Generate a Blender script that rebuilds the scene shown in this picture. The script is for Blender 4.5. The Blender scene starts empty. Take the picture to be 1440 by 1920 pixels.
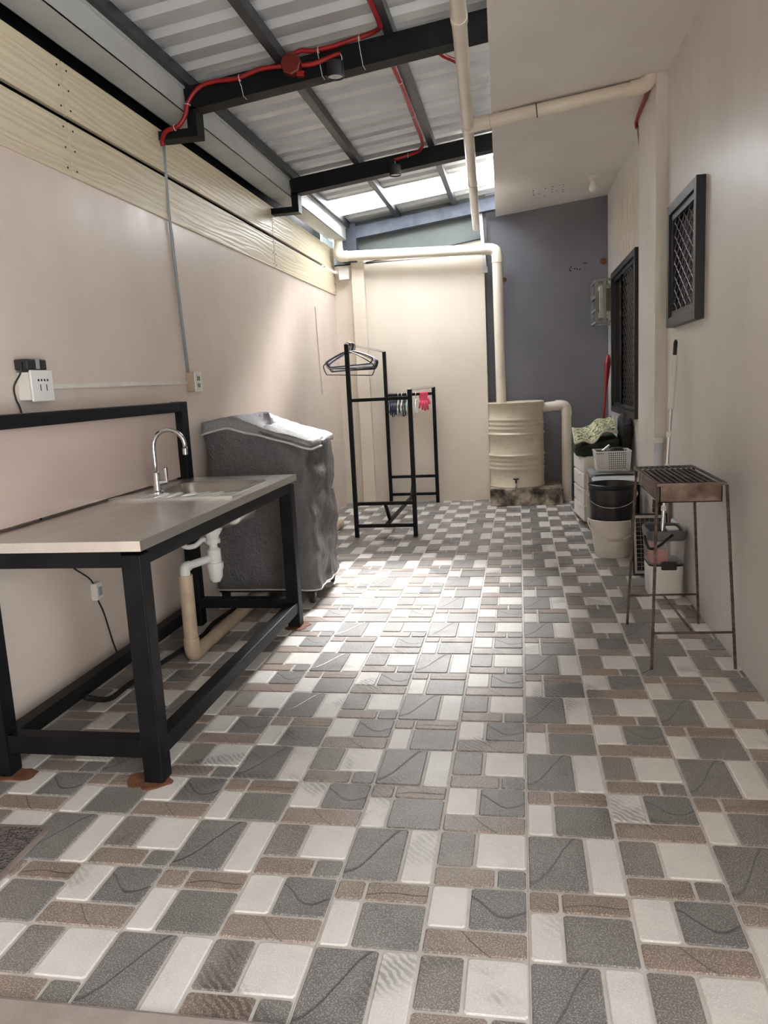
import bpy, bmesh, math, random
from mathutils import Vector, Matrix, noise
random.seed(7)
S = bpy.context.scene
COL = S.collection
V = Vector
PI = math.pi

# ------------------------------------------------------------------ camera
F_PX, YAW, PIT, ROL, CAM_H = 1449.19, -0.178721, 0.163165, -0.051661, 1.30514
cy_, sy_, cp_, sp_ = math.cos(YAW), math.sin(YAW), math.cos(PIT), math.sin(PIT)
fw = V((sy_*cp_, cy_*cp_, -sp_)); rt = V((cy_, -sy_, 0)); up = rt.cross(fw)
r2 = rt*math.cos(ROL)+up*math.sin(ROL); u2 = up*math.cos(ROL)-rt*math.sin(ROL)
cd = bpy.data.cameras.new('camera'); cam = bpy.data.objects.new('camera', cd); COL.objects.link(cam)
cd.sensor_fit = 'VERTICAL'; cd.sensor_height = 24.0; cd.lens = F_PX/1920*24.0; cd.clip_start = 0.05
cam.matrix_world = Matrix(((r2.x, u2.x, -fw.x, 0), (r2.y, u2.y, -fw.y, 0), (r2.z, u2.z, -fw.z, CAM_H), (0, 0, 0, 1)))
S.camera = cam

# ------------------------------------------------------------------ light
w = bpy.data.worlds.new('sky'); S.world = w; w.use_nodes = True
bg = w.node_tree.nodes['Background']; bg.inputs[0].default_value = (0.87, 0.945, 1.0, 1); bg.inputs[1].default_value = 4.8
sd = bpy.data.lights.new('sun', 'SUN'); sd.energy = 50.0; sd.angle = math.radians(22); sd.color = (1.0, 0.98, 0.955)
so = bpy.data.objects.new('sun', sd); COL.objects.link(so)
so.rotation_euler = V((-0.10, -1.0, -0.98)).to_track_quat('-Z', 'Y').to_euler(); so.location = (0, 14, 12)
S.view_settings.view_transform = 'Standard'; S.view_settings.look = 'None'; S.view_settings.gamma = 1
S.view_settings.use_curve_mapping = False; S.view_settings.exposure = 1.22
S.cycles.max_bounces = 12; S.cycles.diffuse_bounces = 6; S.cycles.transparent_max_bounces = 16

def portal(loc, rot, sx, sy):
    l = bpy.data.lights.new('daylight_portal', 'AREA'); l.shape = 'RECTANGLE'; l.size = sx; l.size_y = sy; l.cycles.is_portal = True
    o = bpy.data.objects.new('daylight_portal', l); COL.objects.link(o); o.location = loc; o.rotation_euler = rot

# ------------------------------------------------------------------ materials
def s2l(c):
    return tuple((x/255/12.92 if x/255 <= .04045 else ((x/255+.055)/1.055)**2.4) for x in c)
MATS = {}
class NT:
    def __init__(s, name):
        s.m = bpy.data.materials.new(name); s.m.use_nodes = True; s.t = s.m.node_tree; s.n = s.t.nodes
        s.b = s.n['Principled BSDF']; s.out = s.n['Material Output']
    def new(s, typ, **k):
        x = s.n.new('ShaderNode'+typ)
        for a, b in k.items():
            if hasattr(x, a): setattr(x, a, b)
            else: x.inputs[a.replace('_', ' ')].default_value = b
        return x
    def link(s, a, b): s.t.links.new(a, b)
    def pos(s, scale=(1, 1, 1)):
        g = s.new('NewGeometry'); mp = s.new('Mapping'); s.link(g.outputs['Position'], mp.inputs['Vector']); mp.inputs['Scale'].default_value = scale
        return mp.outputs[0]
    def noise(s, vec, scale, detail=4, rough=.55, dist=0):
        n = s.new('TexNoise'); n.inputs['Scale'].default_value = scale; n.inputs['Detail'].default_value = detail
        n.inputs['Roughness'].default_value = rough; n.inputs['Distortion'].default_value = dist
        s.link(vec, n.inputs['Vector']); return n.outputs['Fac']
    def ramp(s, fac, stops):
        r = s.new('ValToRGB'); e = r.color_ramp.elements
        while len(e) < len(stops): e.new(.5)
        for i, (p, c) in enumerate(stops):
            e[i].position = p; e[i].color = (c, c, c, 1) if isinstance(c, (int, float)) else (*c, 1)
        s.link(fac, r.inputs[0]); return r.outputs[0]
    def mix(s, fac, a, b, mode='MIX'):
        x = s.new('Mix'); x.data_type = 'RGBA'; x.blend_type = mode
        for v, i in ((fac, 0), (a, 6), (b, 7)):
            if hasattr(v, 'links'): s.link(v, x.inputs[i])
            else: x.inputs[i].default_value = v if i == 0 else (*v, 1) if len(v) == 3 else v
        return x.outputs[2]
    def math(s, op, a, b=0, c=0):
        x = s.new('Math'); x.operation = op
        for v, i in ((a, 0), (b, 1), (c, 2)):
            if hasattr(v, 'links'): s.link(v, x.inputs[i])
            else: x.inputs[i].default_value = v
        return x.outputs[0]
    def bump(s, h, strength, dist=.01):
        b = s.new('Bump'); b.inputs['Strength'].default_value = strength; b.inputs['Distance'].default_value = dist
        s.link(h, b.inputs['Height']); s.link(b.outputs[0], s.b.inputs['Normal'])

def pm(name, c1, c2=None, scale=6, rough=.5, metal=0, bump=0, bscale=None, r2=None, stretch=(1, 1, 1), lo=.35, hi=.65, spec=None, bdist=.01):
    """painted / plastic / metal procedural material with noise variation"""
    if name in MATS: return MATS[name]
    t = NT(name); c1 = s2l(c1); c2 = s2l(c2) if c2 else tuple(x*.88 for x in c1)
    p = t.pos(stretch); n = t.noise(p, scale)
    t.link(t.ramp(n, [(lo, c1), (hi, c2)]), t.b.inputs['Base Color'])
    t.b.inputs['Metallic'].default_value = metal
    if r2 is not None:
        t.link(t.ramp(t.noise(p, scale*1.7), [(.3, rough), (.7, r2)]), t.b.inputs['Roughness'])
    else: t.b.inputs['Roughness'].default_value = rough
    if spec is not None: t.b.inputs['Specular IOR Level'].default_value = spec
    if bump: t.bump(t.noise(p, bscale or scale*4), bump, bdist)
    MATS[name] = t.m; return t.m

def paint_wall(name, base, dirt, stain=None):
    t = NT(name); b = s2l(base); d = s2l(dirt)
    p = t.pos(); n = t.noise(p, 1.3, 5, .6); col = t.ramp(n, [(.35, b), (.7, d)])
    ps = t.pos((2.6, 2.6, .5)); st = t.noise(ps, 1.4, 2, .5)
    col = t.mix(t.ramp(st, [(.45, 0.), (.8, .22)]), col, tuple(x*.88 for x in d))
    if stain:
        g = t.new('NewGeometry'); sp = t.new('SeparateXYZ'); t.link(g.outputs['Position'], sp.inputs[0])
        dy = t.math('DIVIDE', t.math('SUBTRACT', sp.outputs['Y'], stain[0]), stain[2]); dz = t.math('DIVIDE', t.math('SUBTRACT', sp.outputs['Z'], stain[1]), stain[3])
        rr = t.math('ADD', t.math('MULTIPLY', dy, dy), t.math('MULTIPLY', dz, dz))
        m = t.math('MULTIPLY', t.ramp(rr, [(.2, 1.), (1., 0.)]), t.ramp(t.noise(t.pos((7, 7, 2)), 3, 5), [(.38, 0.), (.6, .8)]))
        col = t.mix(m, col, s2l((190, 165, 120)))
    t.link(col, t.b.inputs['Base Color'])
    t.link(t.ramp(t.noise(t.pos((3, 3, 1.2)), 2.5, 2), [(.3, .29), (.7, .40)]), t.b.inputs['Roughness'])
    t.bump(t.noise(t.pos((2, 2, 1.2)), 2.2, 4, .5), .16, .03)
    MATS[name] = t.m; return t.m

def tile_mat(name, base, speck, crack=None, mottle=.5):
    t = NT(name); b = s2l(base); sp = s2l(speck)
    p = t.pos(); big = t.noise(p, 7, 5, .6); fine = t.noise(p, 260, 2, .5)
    col = t.ramp(big, [(.3, tuple(x*(1-mottle*.45) for x in b)), (.7, tuple(x*(1+mottle*.35) for x in b))])
    col = t.mix(t.ramp(fine, [(.50, 0.), (.62, .9)]), col, sp)
    wet = t.ramp(t.noise(p, 1.15, 4, .62), [(.56, 0.), (.63, 1.)])
    comb = t.new('TexWave', bands_direction='DIAGONAL'); comb.inputs['Scale'].default_value = 26; comb.inputs['Distortion'].default_value = 5
    t.link(p, comb.inputs['Vector'])
    smear = t.ramp(t.noise(p, 2.6, 3, .5, .6), [(.57, 0.), (.65, 1.)])
    drt = t.math('MULTIPLY', smear, t.ramp(comb.outputs['Fac'], [(.3, .25), (.6, .85)]))
    col = t.mix(t.math('MULTIPLY', drt, .85), col, tuple(x*.36 for x in b))
    h = t.math('ADD', t.noise(p, 60, 4, .6), t.math('MULTIPLY', t.noise(p, 12, 3), .8))
    if crack:
        uv = t.new('UVMap'); se = t.new('SeparateXYZ'); t.link(uv.outputs[0], se.inputs[0])
        a, bb, c, d, e = crack; u, v = se.outputs['X'], se.outputs['Y']
        f = t.math('ADD', t.math('ADD', a, t.math('MULTIPLY', u, bb)), t.math('MULTIPLY', t.math('SINE', t.math('ADD', t.math('MULTIPLY', u, d), e)), c))
        f = t.math('ADD', f, t.math('MULTIPLY', t.noise(p, 25, 2), .08))
        dist = t.math('ABSOLUTE', t.math('SUBTRACT', v, f))
        ln = t.ramp(dist, [(.012, 1.), (.04, 0.)])
        col = t.mix(t.math('MULTIPLY', ln, .55), col, tuple(x*.35 for x in b)); h = t.math('SUBTRACT', h, t.math('MULTIPLY', ln, 1.5))
    t.link(col, t.b.inputs['Base Color'])
    rg = t.math('SUBTRACT', .35, t.math('MULTIPLY', wet, .07)); t.link(rg, t.b.inputs['Roughness'])
    t.bump(h, .35, .004)
    MATS[name] = t.m; return t.m

wall_cream = paint_wall('cream_gloss_paint', (216, 201, 189), (207, 190, 176))
wall_back = paint_wall('cream_paint_back', (222, 211, 196), (213, 200, 184))
wall_white = paint_wall('offwhite_paint', (214, 209, 204), (203, 196, 190), stain=(7.1, 2.55, 1.1, .45))
pil_paint = paint_wall('pilaster_paint', (220, 215, 208), (208, 201, 194))
wall_grey = pm('slate_grey_paint', (114, 113, 120), (105, 104, 111), 2.0, .55, bump=.1, bscale=30)
soffit_m = pm('soffit_white', (226, 222, 217), (219, 213, 207), 1.5, .6)
black_steel = pm('black_steel', (15, 15, 17), (24, 25, 28), 9, .5, bump=.08, bscale=60, spec=.16)
dark_steel = pm('dark_purlin_steel', (62, 64, 68), (48, 50, 54), 5, .4, .3)
pvc = pm('beige_pvc', (226, 217, 202), (217, 206, 189), 4, .35)
pvc_dirty = pm('beige_pvc_floor', (188, 168, 142), (168, 148, 124), 9, .4)
white_pl = pm('white_plastic', (226, 224, 220), (214, 211, 206), 6, .4)
offwhite_pl = pm('offwhite_plastic', (226, 221, 213), (212, 206, 198), 7, .45)
red_flex = pm('red_conduit', (146, 10, 14), (124, 8, 10), 12, .4)
red_dark = pm('red_box', (108, 30, 20), (94, 24, 16), 12, .45)
galv = pm('galvanized_roof', (204, 206, 207), (192, 194, 197), 2, .36, .4, r2=.46)
gutter_m = pm('gutter_paint', (190, 192, 190), (176, 178, 176), 3, .45)
chrome = pm('chrome', (212, 212, 214), (196, 196, 198), 5, .12, 1.0)
steel = pm('brushed_stainless', (226, 224, 220), (214, 211, 206), 3, .29, 1.0, r2=.34, stretch=(4, .6, 1))
cover_m = None
rust = pm('rusty_iron', (140, 122, 110), (92, 72, 62), 14, .65, .2, bump=.3, bscale=90)
rust_or = pm('rust_orange', (128, 82, 54), (92, 58, 40), 22, .85, bump=.4, bscale=80)
rebar = pm('rebar_steel', (112, 98, 88), (78, 62, 54), 30, .6, .5, bump=.5, bscale=140)
glass_d = pm('dark_window_glass', (26, 22, 20), (34, 30, 28), 2, .12)
black_pl = pm('black_plastic', (24, 24, 26), (34, 34, 36), 8, .45)
grey_pl = pm('grey_plastic', (150, 156, 158), (136, 142, 146), 6, .42)
rubber = pm('black_rubber', (18, 18, 18), (28, 28, 28), 20, .7)
plywood = pm('pinkish_panel', (208, 188, 178), (200, 180, 168), 2.5, .32, bump=.05, bscale=20, stretch=(1, .4, 4))
cordm = pm('cord_black', (16, 16, 18), (24, 24, 26), 20, .5)
grout = None

def mk_grout():
    t = NT('pale_grout'); p = t.pos(); c = t.ramp(t.noise(p, 18, 4), [(.3, s2l((206, 200, 194))), (.7, s2l((188, 181, 174)))])
    g = t.new('NewGeometry'); sp = t.new('SeparateXYZ'); t.link(g.outputs['Position'], sp.inputs[0]); lines = []
    for ax, o in (('X', -0.00584), ('Y', 1.83616)):
        f = t.math('FRACT', t.math('ADD', t.math('DIVIDE', t.math('SUBTRACT', sp.outputs[ax], o), .5), 100.5))
        lines.append(t.ramp(t.math('ABSOLUTE', t.math('SUBTRACT', f, .5)), [(.0016, 1.), (.0034, 0.)]))
    c = t.mix(t.math('MULTIPLY', t.math('MAXIMUM', *lines), .5), c, s2l((92, 80, 72)))
    t.link(c, t.b.inputs['Base Color']); t.b.inputs['Roughness'].default_value = .5; t.bump(t.noise(p, 60), .15, .004); return t.m
grout = mk_grout()
T_WHITE = tile_mat('tile_white', (212, 208, 203), (226, 223, 218), mottle=.25)
T_DARK = tile_mat('tile_grey', (114, 111, 109), (166, 161, 156), (.1, .85, .12, 5.5, 3.4))
T_DARK2 = tile_mat('tile_grey_vein', (110, 108, 107), (162, 157, 152), (.58, -.25, .16, 5.5, 1.6))
T_DARK3 = tile_mat('tile_grey_plain', (116, 113, 110), (168, 162, 156))
T_MID = tile_mat('tile_grey_brown', (122, 116, 111), (174, 166, 158))
T_BROWN = tile_mat('tile_brown', (132, 118, 108), (186, 172, 160))
T_BROWN2 = tile_mat('tile_brown_vein', (136, 121, 112), (188, 174, 162), (1.7, -2.4, .15, 8, 0))
T_BROWN3 = tile_mat('tile_brown_line', (130, 115, 104), (182, 166, 152), (.22, .25, .1, 5, 0))

def mk_wood():
    t = NT('cream_woodgrain_board'); g = t.new('NewGeometry'); oi = t.new('ObjectInfo')
    mp = t.new('Mapping'); t.link(g.outputs['Position'], mp.inputs['Vector'])
    off = t.new('CombineXYZ'); t.link(t.math('MULTIPLY', oi.outputs['Random'], 37), off.inputs['Z']); t.link(off.outputs[0], mp.inputs['Location'])
    mp.inputs['Scale'].default_value = (1, .55, 6)
    wv = t.new('TexWave', wave_type='BANDS', bands_direction='Z'); wv.inputs['Scale'].default_value = 1.7; wv.inputs['Distortion'].default_value = 12
    wv.inputs['Detail'].default_value = 3; wv.inputs['Detail Scale'].default_value = 1.2; t.link(mp.outputs[0], wv.inputs['Vector'])
    c = t.ramp(wv.outputs['Fac'], [(.2, s2l((204, 189, 160))), (.8, s2l((212, 198, 170)))])
    t.link(c, t.b.inputs['Base Color']); t.b.inputs['Roughness'].default_value = .42; t.bump(wv.outputs['Fac'], .28, .005); return t.m
woodm = mk_wood()

def mk_cover(name, a, b):
    t = NT(name); p = t.pos()
    c = t.ramp(t.noise(p, 5, 4), [(.3, s2l(a)), (.7, s2l(b))]); t.link(c, t.b.inputs['Base Color'])
    t.b.inputs['Roughness'].default_value = .42; t.b.inputs['Metallic'].default_value = .25
    t.bump(t.math('ADD', t.noise(p, 140, 3), t.math('MULTIPLY', t.noise(p, 22, 4, .6, 1.2), 2.2)), .55, .008); return t.m
cover_m = mk_cover('silver_grey_cover_shaded', (104, 101, 101), (86, 83, 84)); flap_m = mk_cover('silver_cover_lid_lit', (148, 147, 148), (128, 127, 128))  # same fabric: backlit front darkened, skylit top lightened in the colour

def mk_skylight():
    t = NT('clear_ribbed_skylight'); tr = t.new('BsdfTransparent'); tl = t.new('BsdfTranslucent'); mx = t.new('MixShader')
    tr.inputs[0].default_value = (.96, .98, 1, 1); tl.inputs[0].default_value = (.95, .97, 1, 1); mx.inputs[0].default_value = .35
    t.link(tr.outputs[0], mx.inputs[1]); t.link(tl.outputs[0], mx.inputs[2])
    rg = t.ramp(t.noise(t.pos(), 4), [(.3, .5), (.7, .58)]); t.link(rg, mx.inputs[0]); t.link(mx.outputs[0], t.out.inputs[0]); return t.m
skylight_m = mk_skylight()

def mk_base():
    t = NT('weathered_concrete'); p = t.pos(); n = t.noise(p, 4.5, 6, .65); n2 = t.noise(p, 60, 3)
    c = t.ramp(n, [(.36, s2l((52, 46, 42))), (.47, s2l((136, 124, 110))), (.56, s2l((190, 178, 162)))])
    c = t.mix(t.ramp(n2, [(.55, 0.), (.7, .6)]), c, s2l((52, 44, 40))); t.link(c, t.b.inputs['Base Color'])
    t.b.inputs['Roughness'].default_value = .85; t.bump(n2, .4, .01); return t.m
base_m = mk_base()

def mk_drum():
    t = NT('cream_drum_paint'); p = t.pos(); c = t.ramp(t.noise(p, 3.5, 5, .6), [(.3, s2l((220, 209, 188))), (.7, s2l((200, 189, 168)))])
    c = t.mix(t.ramp(t.noise(t.pos((1, 1, 6)), 5, 3), [(.55, 0.), (.75, .4)]), c, s2l((170, 158, 136)))
    t.link(c, t.b.inputs['Base Color']); t.b.inputs['Roughness'].default_value = .42; return t.m
drum_m = mk_drum()

def mk_print():
    t = NT('leaf_print_mat'); p = t.pos(); v = t.new('TexVoronoi'); v.inputs['Scale'].default_value = 34; t.link(p, v.inputs['Vector'])
    c = t.ramp(t.noise(p, 24, 3, .6, 1.0), [(.42, s2l((40, 84, 46))), (.46, s2l((214, 210, 188))), (.55, s2l((200, 196, 172))), (.58, s2l((140, 146, 50)))])
    c = t.mix(t.ramp(v.outputs['Distance'], [(.1, .7), (.3, 0.)]), c, s2l((40, 48, 40))); t.link(c, t.b.inputs['Base Color'])
    t.b.inputs['Roughness'].default_value = .85; return t.m
print_m = mk_print()
green_m = pm('dark_green_blanket', (46, 60, 40), (26, 34, 24), 14, .95, bump=.5, bscale=90)
charcoal_m = pm('charcoal_cloth', (52, 52, 54), (34, 34, 36), 30, .95, bump=.4, bscale=160)

def mk_clear(name, col, mixf):
    t = NT(name); tr = t.new('BsdfTransparent'); tr.inputs[0].default_value = (*col, 1); mx = t.new('MixShader')
    t.b.inputs['Base Color'].default_value = (*col, 1); t.b.inputs['Roughness'].default_value = .2
    t.link(t.ramp(t.noise(t.pos(), 8), [(.3, mixf), (.7, mixf+.08)]), mx.inputs[0]); t.link(tr.outputs[0], mx.inputs[1]); t.link(t.b.outputs[0], mx.inputs[2]); t.link(mx.outputs[0], t.out.inputs[0]); return t.m
clear_m = mk_clear('clear_plastic', (.92, .91, .91), .14)

def mk_solar():
    t = NT('solar_cells'); p = t.pos((1, 1, 1)); g = t.ramp(t.noise(p, 40), [(.3, s2l((20, 18, 22))), (.7, s2l((34, 30, 34)))]); t.link(g, t.b.inputs['Base Color'])
    t.b.inputs['Roughness'].default_value = .2; return t.m
solar_m = mk_solar()

# ------------------------------------------------------------------ mesh building
def wloc(o):
    v = V((0, 0, 0))
    while o: v = v+o.location; o = o.parent
    return v

class MB:
    def __init__(s): s.v = []; s.f = []; s.uv = None
    def add(s, vs, fs):
        n = len(s.v); s.v += [V(x) for x in vs]; s.f += [tuple(i+n for i in f) for f in fs]; return s
    def box(s, a, b, m=None):
        (x0, y0, z0), (x1, y1, z1) = a, b
        vs = [V(p) for p in ((x0, y0, z0), (x1, y0, z0), (x1, y1, z0), (x0, y1, z0), (x0, y0, z1), (x1, y0, z1), (x1, y1, z1), (x0, y1, z1))]
        if m: vs = [m @ v for v in vs]
        return s.add(vs, [(0, 3, 2, 1), (4, 5, 6, 7), (0, 1, 5, 4), (1, 2, 6, 5), (2, 3, 7, 6), (3, 0, 4, 7)])
    def bbox(s, a, b, c=.004, m=None):
        """box with chamfered edges"""
        (x0, y0, z0), (x1, y1, z1) = a, b; vs = []; fs = []
        bm = bmesh.new(); bmesh.ops.create_cube(bm, size=1)
        for v in bm.verts: v.co = V(((x0+x1)/2+v.co.x*(x1-x0), (y0+y1)/2+v.co.y*(y1-y0), (z0+z1)/2+v.co.z*(z1-z0)))
        bmesh.ops.bevel(bm, geom=bm.edges[:], offset=c, segments=2, profile=.5, affect='EDGES')
        bm.verts.index_update()
        for v in bm.verts: vs.append(m @ v.co if m else v.co.copy())
        for f in bm.faces: fs.append([v.index for v in f.verts])
        bm.free(); return s.add(vs, fs)
    def bar(s, p0, p1, w, h, up=(0, 0, 1)):
        p0, p1 = V(p0), V(p1); d = (p1-p0).normalized(); r = d.cross(V(up))
        if r.length < 1e-4: r = d.cross(V((0, 1, 0)))
        r.normalize(); u = r.cross(d)
        vs = [p+r*(a*w/2)+u*(b*h/2) for p in (p0, p1) for a, b in ((-1, -1), (1, -1), (1, 1), (-1, 1))]
        return s.add(vs, [(3, 2, 1, 0), (4, 5, 6, 7), (0, 1, 5, 4), (1, 2, 6, 5), (2, 3, 7, 6), (3, 0, 4, 7)])
    def tube(s, path, r, seg=12, caps=True, closed=False):
        P = [V(p) for p in path]; n = len(P); rs = r if isinstance(r, (list, tuple)) else [r]*n
        T = []
        for i in range(n):
            a = P[i-1] if (i > 0 or closed) else P[i]; b = P[(i+1) % n] if (i < n-1 or closed) else P[i]
            T.append((b-a).normalized())
        nrm = T[0].orthogonal().normalized(); vs = []; fs = []
        for i in range(n):
            nrm = (nrm-T[i]*nrm.dot(T[i])).normalized(); bi = T[i].cross(nrm)
            for k in range(seg):
                a = 2*PI*k/seg; vs.append(P[i]+(nrm*math.cos(a)+bi*math.sin(a))*rs[i])
        m = n if closed else n-1
        for i in range(m):
            j = (i+1) % n
            for k in range(seg): fs.append((i*seg+k, i*seg+(k+1) % seg, j*seg+(k+1) % seg, j*seg+k))
        if caps and not closed: fs.append(tuple(reversed(range(seg)))); fs.append(tuple((n-1)*seg+k for k in range(seg)))
        return s.add(vs, fs)
    def cyl(s, p0, p1, r, seg=20): return s.tube([p0, p1], r, seg)
    def lathe(s, prof, c, seg=40, axis='Z'):
        """prof: list of (radius, height); closed at radius 0"""
        vs = []; fs = []; c = V(c)
        for r, h in prof:
            for k in range(seg):
                a = 2*PI*k/seg; p = V((r*math.cos(a), r*math.sin(a), h))
                if axis == 'Y': p = V((p.x, -p.z, p.y))
                if axis == 'X': p = V((p.z, p.x, p.y))
                vs.append(c+p)
        for i in range(len(prof)-1):
            for k in range(seg): fs.append((i*seg+k, i*seg+(k+1) % seg, (i+1)*seg+(k+1) % seg, (i+1)*seg+k))
        return s.add(vs, fs)
    def loft(s, rings, cap0=False, cap1=False):
        n = len(rings[0]); vs = [p for r in rings for p in r]; fs = []
        for i in range(len(rings)-1):
            for k in range(n): fs.append((i*n+k, i*n+(k+1) % n, (i+1)*n+(k+1) % n, (i+1)*n+k))
        if cap0: fs.append(tuple(reversed(range(n))))
        if cap1: fs.append(tuple((len(rings)-1)*n+k for k in range(n)))
        return s.add(vs, fs)
    def grid(s, fn, nu, nv):
        vs = [fn(i/nu, j/nv) for j in range(nv+1) for i in range(nu+1)]
        return s.add(vs, [(j*(nu+1)+i, j*(nu+1)+i+1, (j+1)*(nu+1)+i+1, (j+1)*(nu+1)+i) for j in range(nv) for i in range(nu)])
    def plate(s, outline, z0, z1):
        n = len(outline); vs = [(x, y, z0) for x, y in outline]+[(x, y, z1) for x, y in outline]
        return s.add(vs, [tuple(reversed(range(n))), tuple(range(n, 2*n))]+[(i, (i+1) % n, n+(i+1) % n, n+i) for i in range(n)])
    def build(s, name, mat, parent=None, smooth=False, auto=None, solid=0):
        me = bpy.data.meshes.new(name)
        lo = V([min(v[i] for v in s.v) for i in range(3)]); hi = V([max(v[i] for v in s.v) for i in range(3)])
        org = V(((lo.x+hi.x)/2, (lo.y+hi.y)/2, lo.z))
        me.from_pydata([v-org for v in s.v], [], s.f); me.update()
        bm = bmesh.new(); bm.from_mesh(me); bmesh.ops.recalc_face_normals(bm, faces=bm.faces[:]); bm.to_mesh(me); bm.free()
        if smooth:
            me.polygons.foreach_set('use_smooth', [True]*len(me.polygons))
            if auto: me.set_sharp_from_angle(angle=math.radians(auto))
        me.materials.append(mat)
        o = bpy.data.objects.new(name, me); COL.objects.link(o)
        if solid:
            md = o.modifiers.new('thickness', 'SOLIDIFY'); md.thickness = solid; md.offset = 0
        o.parent = parent; o.location = org-(wloc(parent) if parent else V((0, 0, 0)))
        return o

def tag(o, label, cat, group=None):
    o['label'] = label; o['category'] = cat
    if group: o['group'] = group
    return o
def struct(o, label=None):
    o['kind'] = 'structure'
    if label: o['label'] = label
    return o
def thing(name, label, cat, loc, group=None):
    o = bpy.data.objects.new(name, None); COL.objects.link(o); o.location = loc; o.empty_display_size = .1
    return tag(o, label, cat, group)
def sempty(name, loc):
    o = bpy.data.objects.new(name, None); COL.objects.link(o); o.location = loc; o['kind'] = 'structure'; return o
def copy_tree(o, parent=None):
    c = o.copy(); COL.objects.link(c); c.parent = parent
    for ch in list(o.children): copy_tree(ch, c)
    return c
def rrect(cx, cy, hx, hy, r, z, n=6):
    pts = []
    for sx, sy, a0 in ((1, 1, 0), (-1, 1, 90), (-1, -1, 180), (1, -1, 270)):
        for k in range(n+1):
            a = math.radians(a0+90*k/n); pts.append(V((cx+sx*(hx-r)+r*math.cos(a), cy+sy*(hy-r)+r*math.sin(a), z)))
    return pts
def spline(pts, n=8):
    """Catmull-Rom through pts"""
    P = [V(p) for p in pts]; out = []
    for i in range(len(P)-1):
        a, b, c, d = P[max(i-1, 0)], P[i], P[i+1], P[min(i+2, len(P)-1)]
        for k in range(n):
            t = k/n; out.append(.5*((2*b)+(c-a)*t+(2*a-5*b+4*c-d)*t*t+(3*b-a-3*c+d)*t**3))
    return out+[P[-1]]
def nz(p, s, seed=0): return noise.noise(V((p[0]*s+seed, p[1]*s-seed*.7, p[2]*s+seed*1.3)))

# ------------------------------------------------------------------ room shell
XL, XR, YB, YG, YN = -1.94, .935, 8.45, 8.60, -1.6
TX0, TY0, TS = -0.00584, 1.83616, .5
# floor: grout bed + moulded tile pieces
fl = struct(MB().box((XL-.02, YN, -.12), (XR+.02, 8.7, -.004)).build('floor', grout))
PIECES = [  # u0,u1,v0,v1,material
    (.0, .16, .838, 1., T_BROWN), (.16, .5, .838, 1., T_BROWN3), (.0, .16, .5, .838, T_WHITE), (.16, .5, .5, .838, T_DARK3),
    (.0, .32, .0, .5, T_DARK), (.32, .5, .0, .5, T_WHITE), (.5, .705, .68, 1., T_WHITE), (.705, 1., .68, 1., T_DARK2),
    (.5, 1., .5, .68, T_BROWN2), (.5, .715, .165, .5, T_MID), (.715, 1., .165, .5, T_WHITE), (.5, .835, .0, .165, T_BROWN), (.835, 1., .0, .165, T_DARK3)]
def piece_geo(x0, x1, y0, y1):
    g = .0045; c = .003
    def ring(i, z):
        a, b, d, e = x0+g+i, x1-g-i, y0+g+i, y1-g-i; k = .006
        return [(a+k, d, z), (b-k, d, z), (b, d+k, z), (b, e-k, z), (b-k, e, z), (a+k, e, z), (a, e-k, z), (a, d+k, z)]
    vs = ring(0, -.005)+ring(0, -.0022)+ring(c, 0)
    fs = [(16, 17, 18, 19, 20, 21, 22, 23)]+[(l*8+i, l*8+(i+1) % 8, l*8+8+(i+1) % 8, l*8+8+i) for l in (0, 1) for i in range(8)]
    uv = [((v[0]-x0)/(x1-x0), (v[1]-y0)/(y1-y0)) for v in vs]
    return vs, fs, uv
def mesh_uv(name, vs, fs, uvs, mats, midx=None):
    me = bpy.data.meshes.new(name); me.from_pydata(vs, [], fs); ul = me.uv_layers.new(name='UVMap')
    ul.data.foreach_set('uv', [c for l in me.loops for c in uvs[l.vertex_index]])
    for m in mats: me.materials.append(m)
    if midx: me.polygons.foreach_set('material_index', midx)
    me.update(); return me
cand = []
for r in range(-2, 14):
    for c in range(-4, 2):
        for k, (u0, u1, v0, v1, m) in enumerate(PIECES):
            x0, x1, y0, y1 = TX0+(c+u0)*TS, TX0+(c+u1)*TS, TY0+(r+v0)*TS, TY0+(r+v1)*TS
            cx0, cx1, cy0, cy1 = max(x0, XL), min(x1, XR), y0, min(y1, YG)
            if cx1-cx0 < .015 or cy1-cy0 < .015: continue
            q = cam.matrix_world.inverted() @ V(((cx0+cx1)/2, (cy0+cy1)/2, 0))
            vis = -q.z > .2 and abs(q.x/-q.z)*F_PX < 760 and abs(q.y/-q.z)*F_PX < 1000
            size = (cx1-cx0)*(cy1-cy0)/max(q.z*q.z, .1)**1.5
            full = (cx0, cx1, cy0, cy1) == (x0, x1, y0, y1)
            cand.append((not vis, -size, len(cand), cx0, cx1, cy0, cy1, k, full))
cand.sort()
shared = {}; sv, sf, su, sm = [], [], [], []; allm = []
for i, (nv, sz, _, x0, x1, y0, y1, k, full) in enumerate(cand):
    m = PIECES[k][4]
    if i < 300 and not nv:
        if full and k in shared: me = shared[k]
        else:
            me = mesh_uv('tile', *piece_geo(-(x1-x0)/2, (x1-x0)/2, -(y1-y0)/2, (y1-y0)/2), [m])
            if full: shared[k] = me
        o = bpy.data.objects.new('tile', me); COL.objects.link(o); o.parent = fl; o.location = V(((x0+x1)/2, (y0+y1)/2, random.uniform(-.0006, 0)))-fl.location
    else:
        a, b, c = piece_geo(x0, x1, y0, y1); n = len(sv); sv += a; sf += [tuple(j+n for j in f) for f in b]; su += c
        if m not in allm: allm.append(m)
        sm += [allm.index(m)]*len(b)
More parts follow.
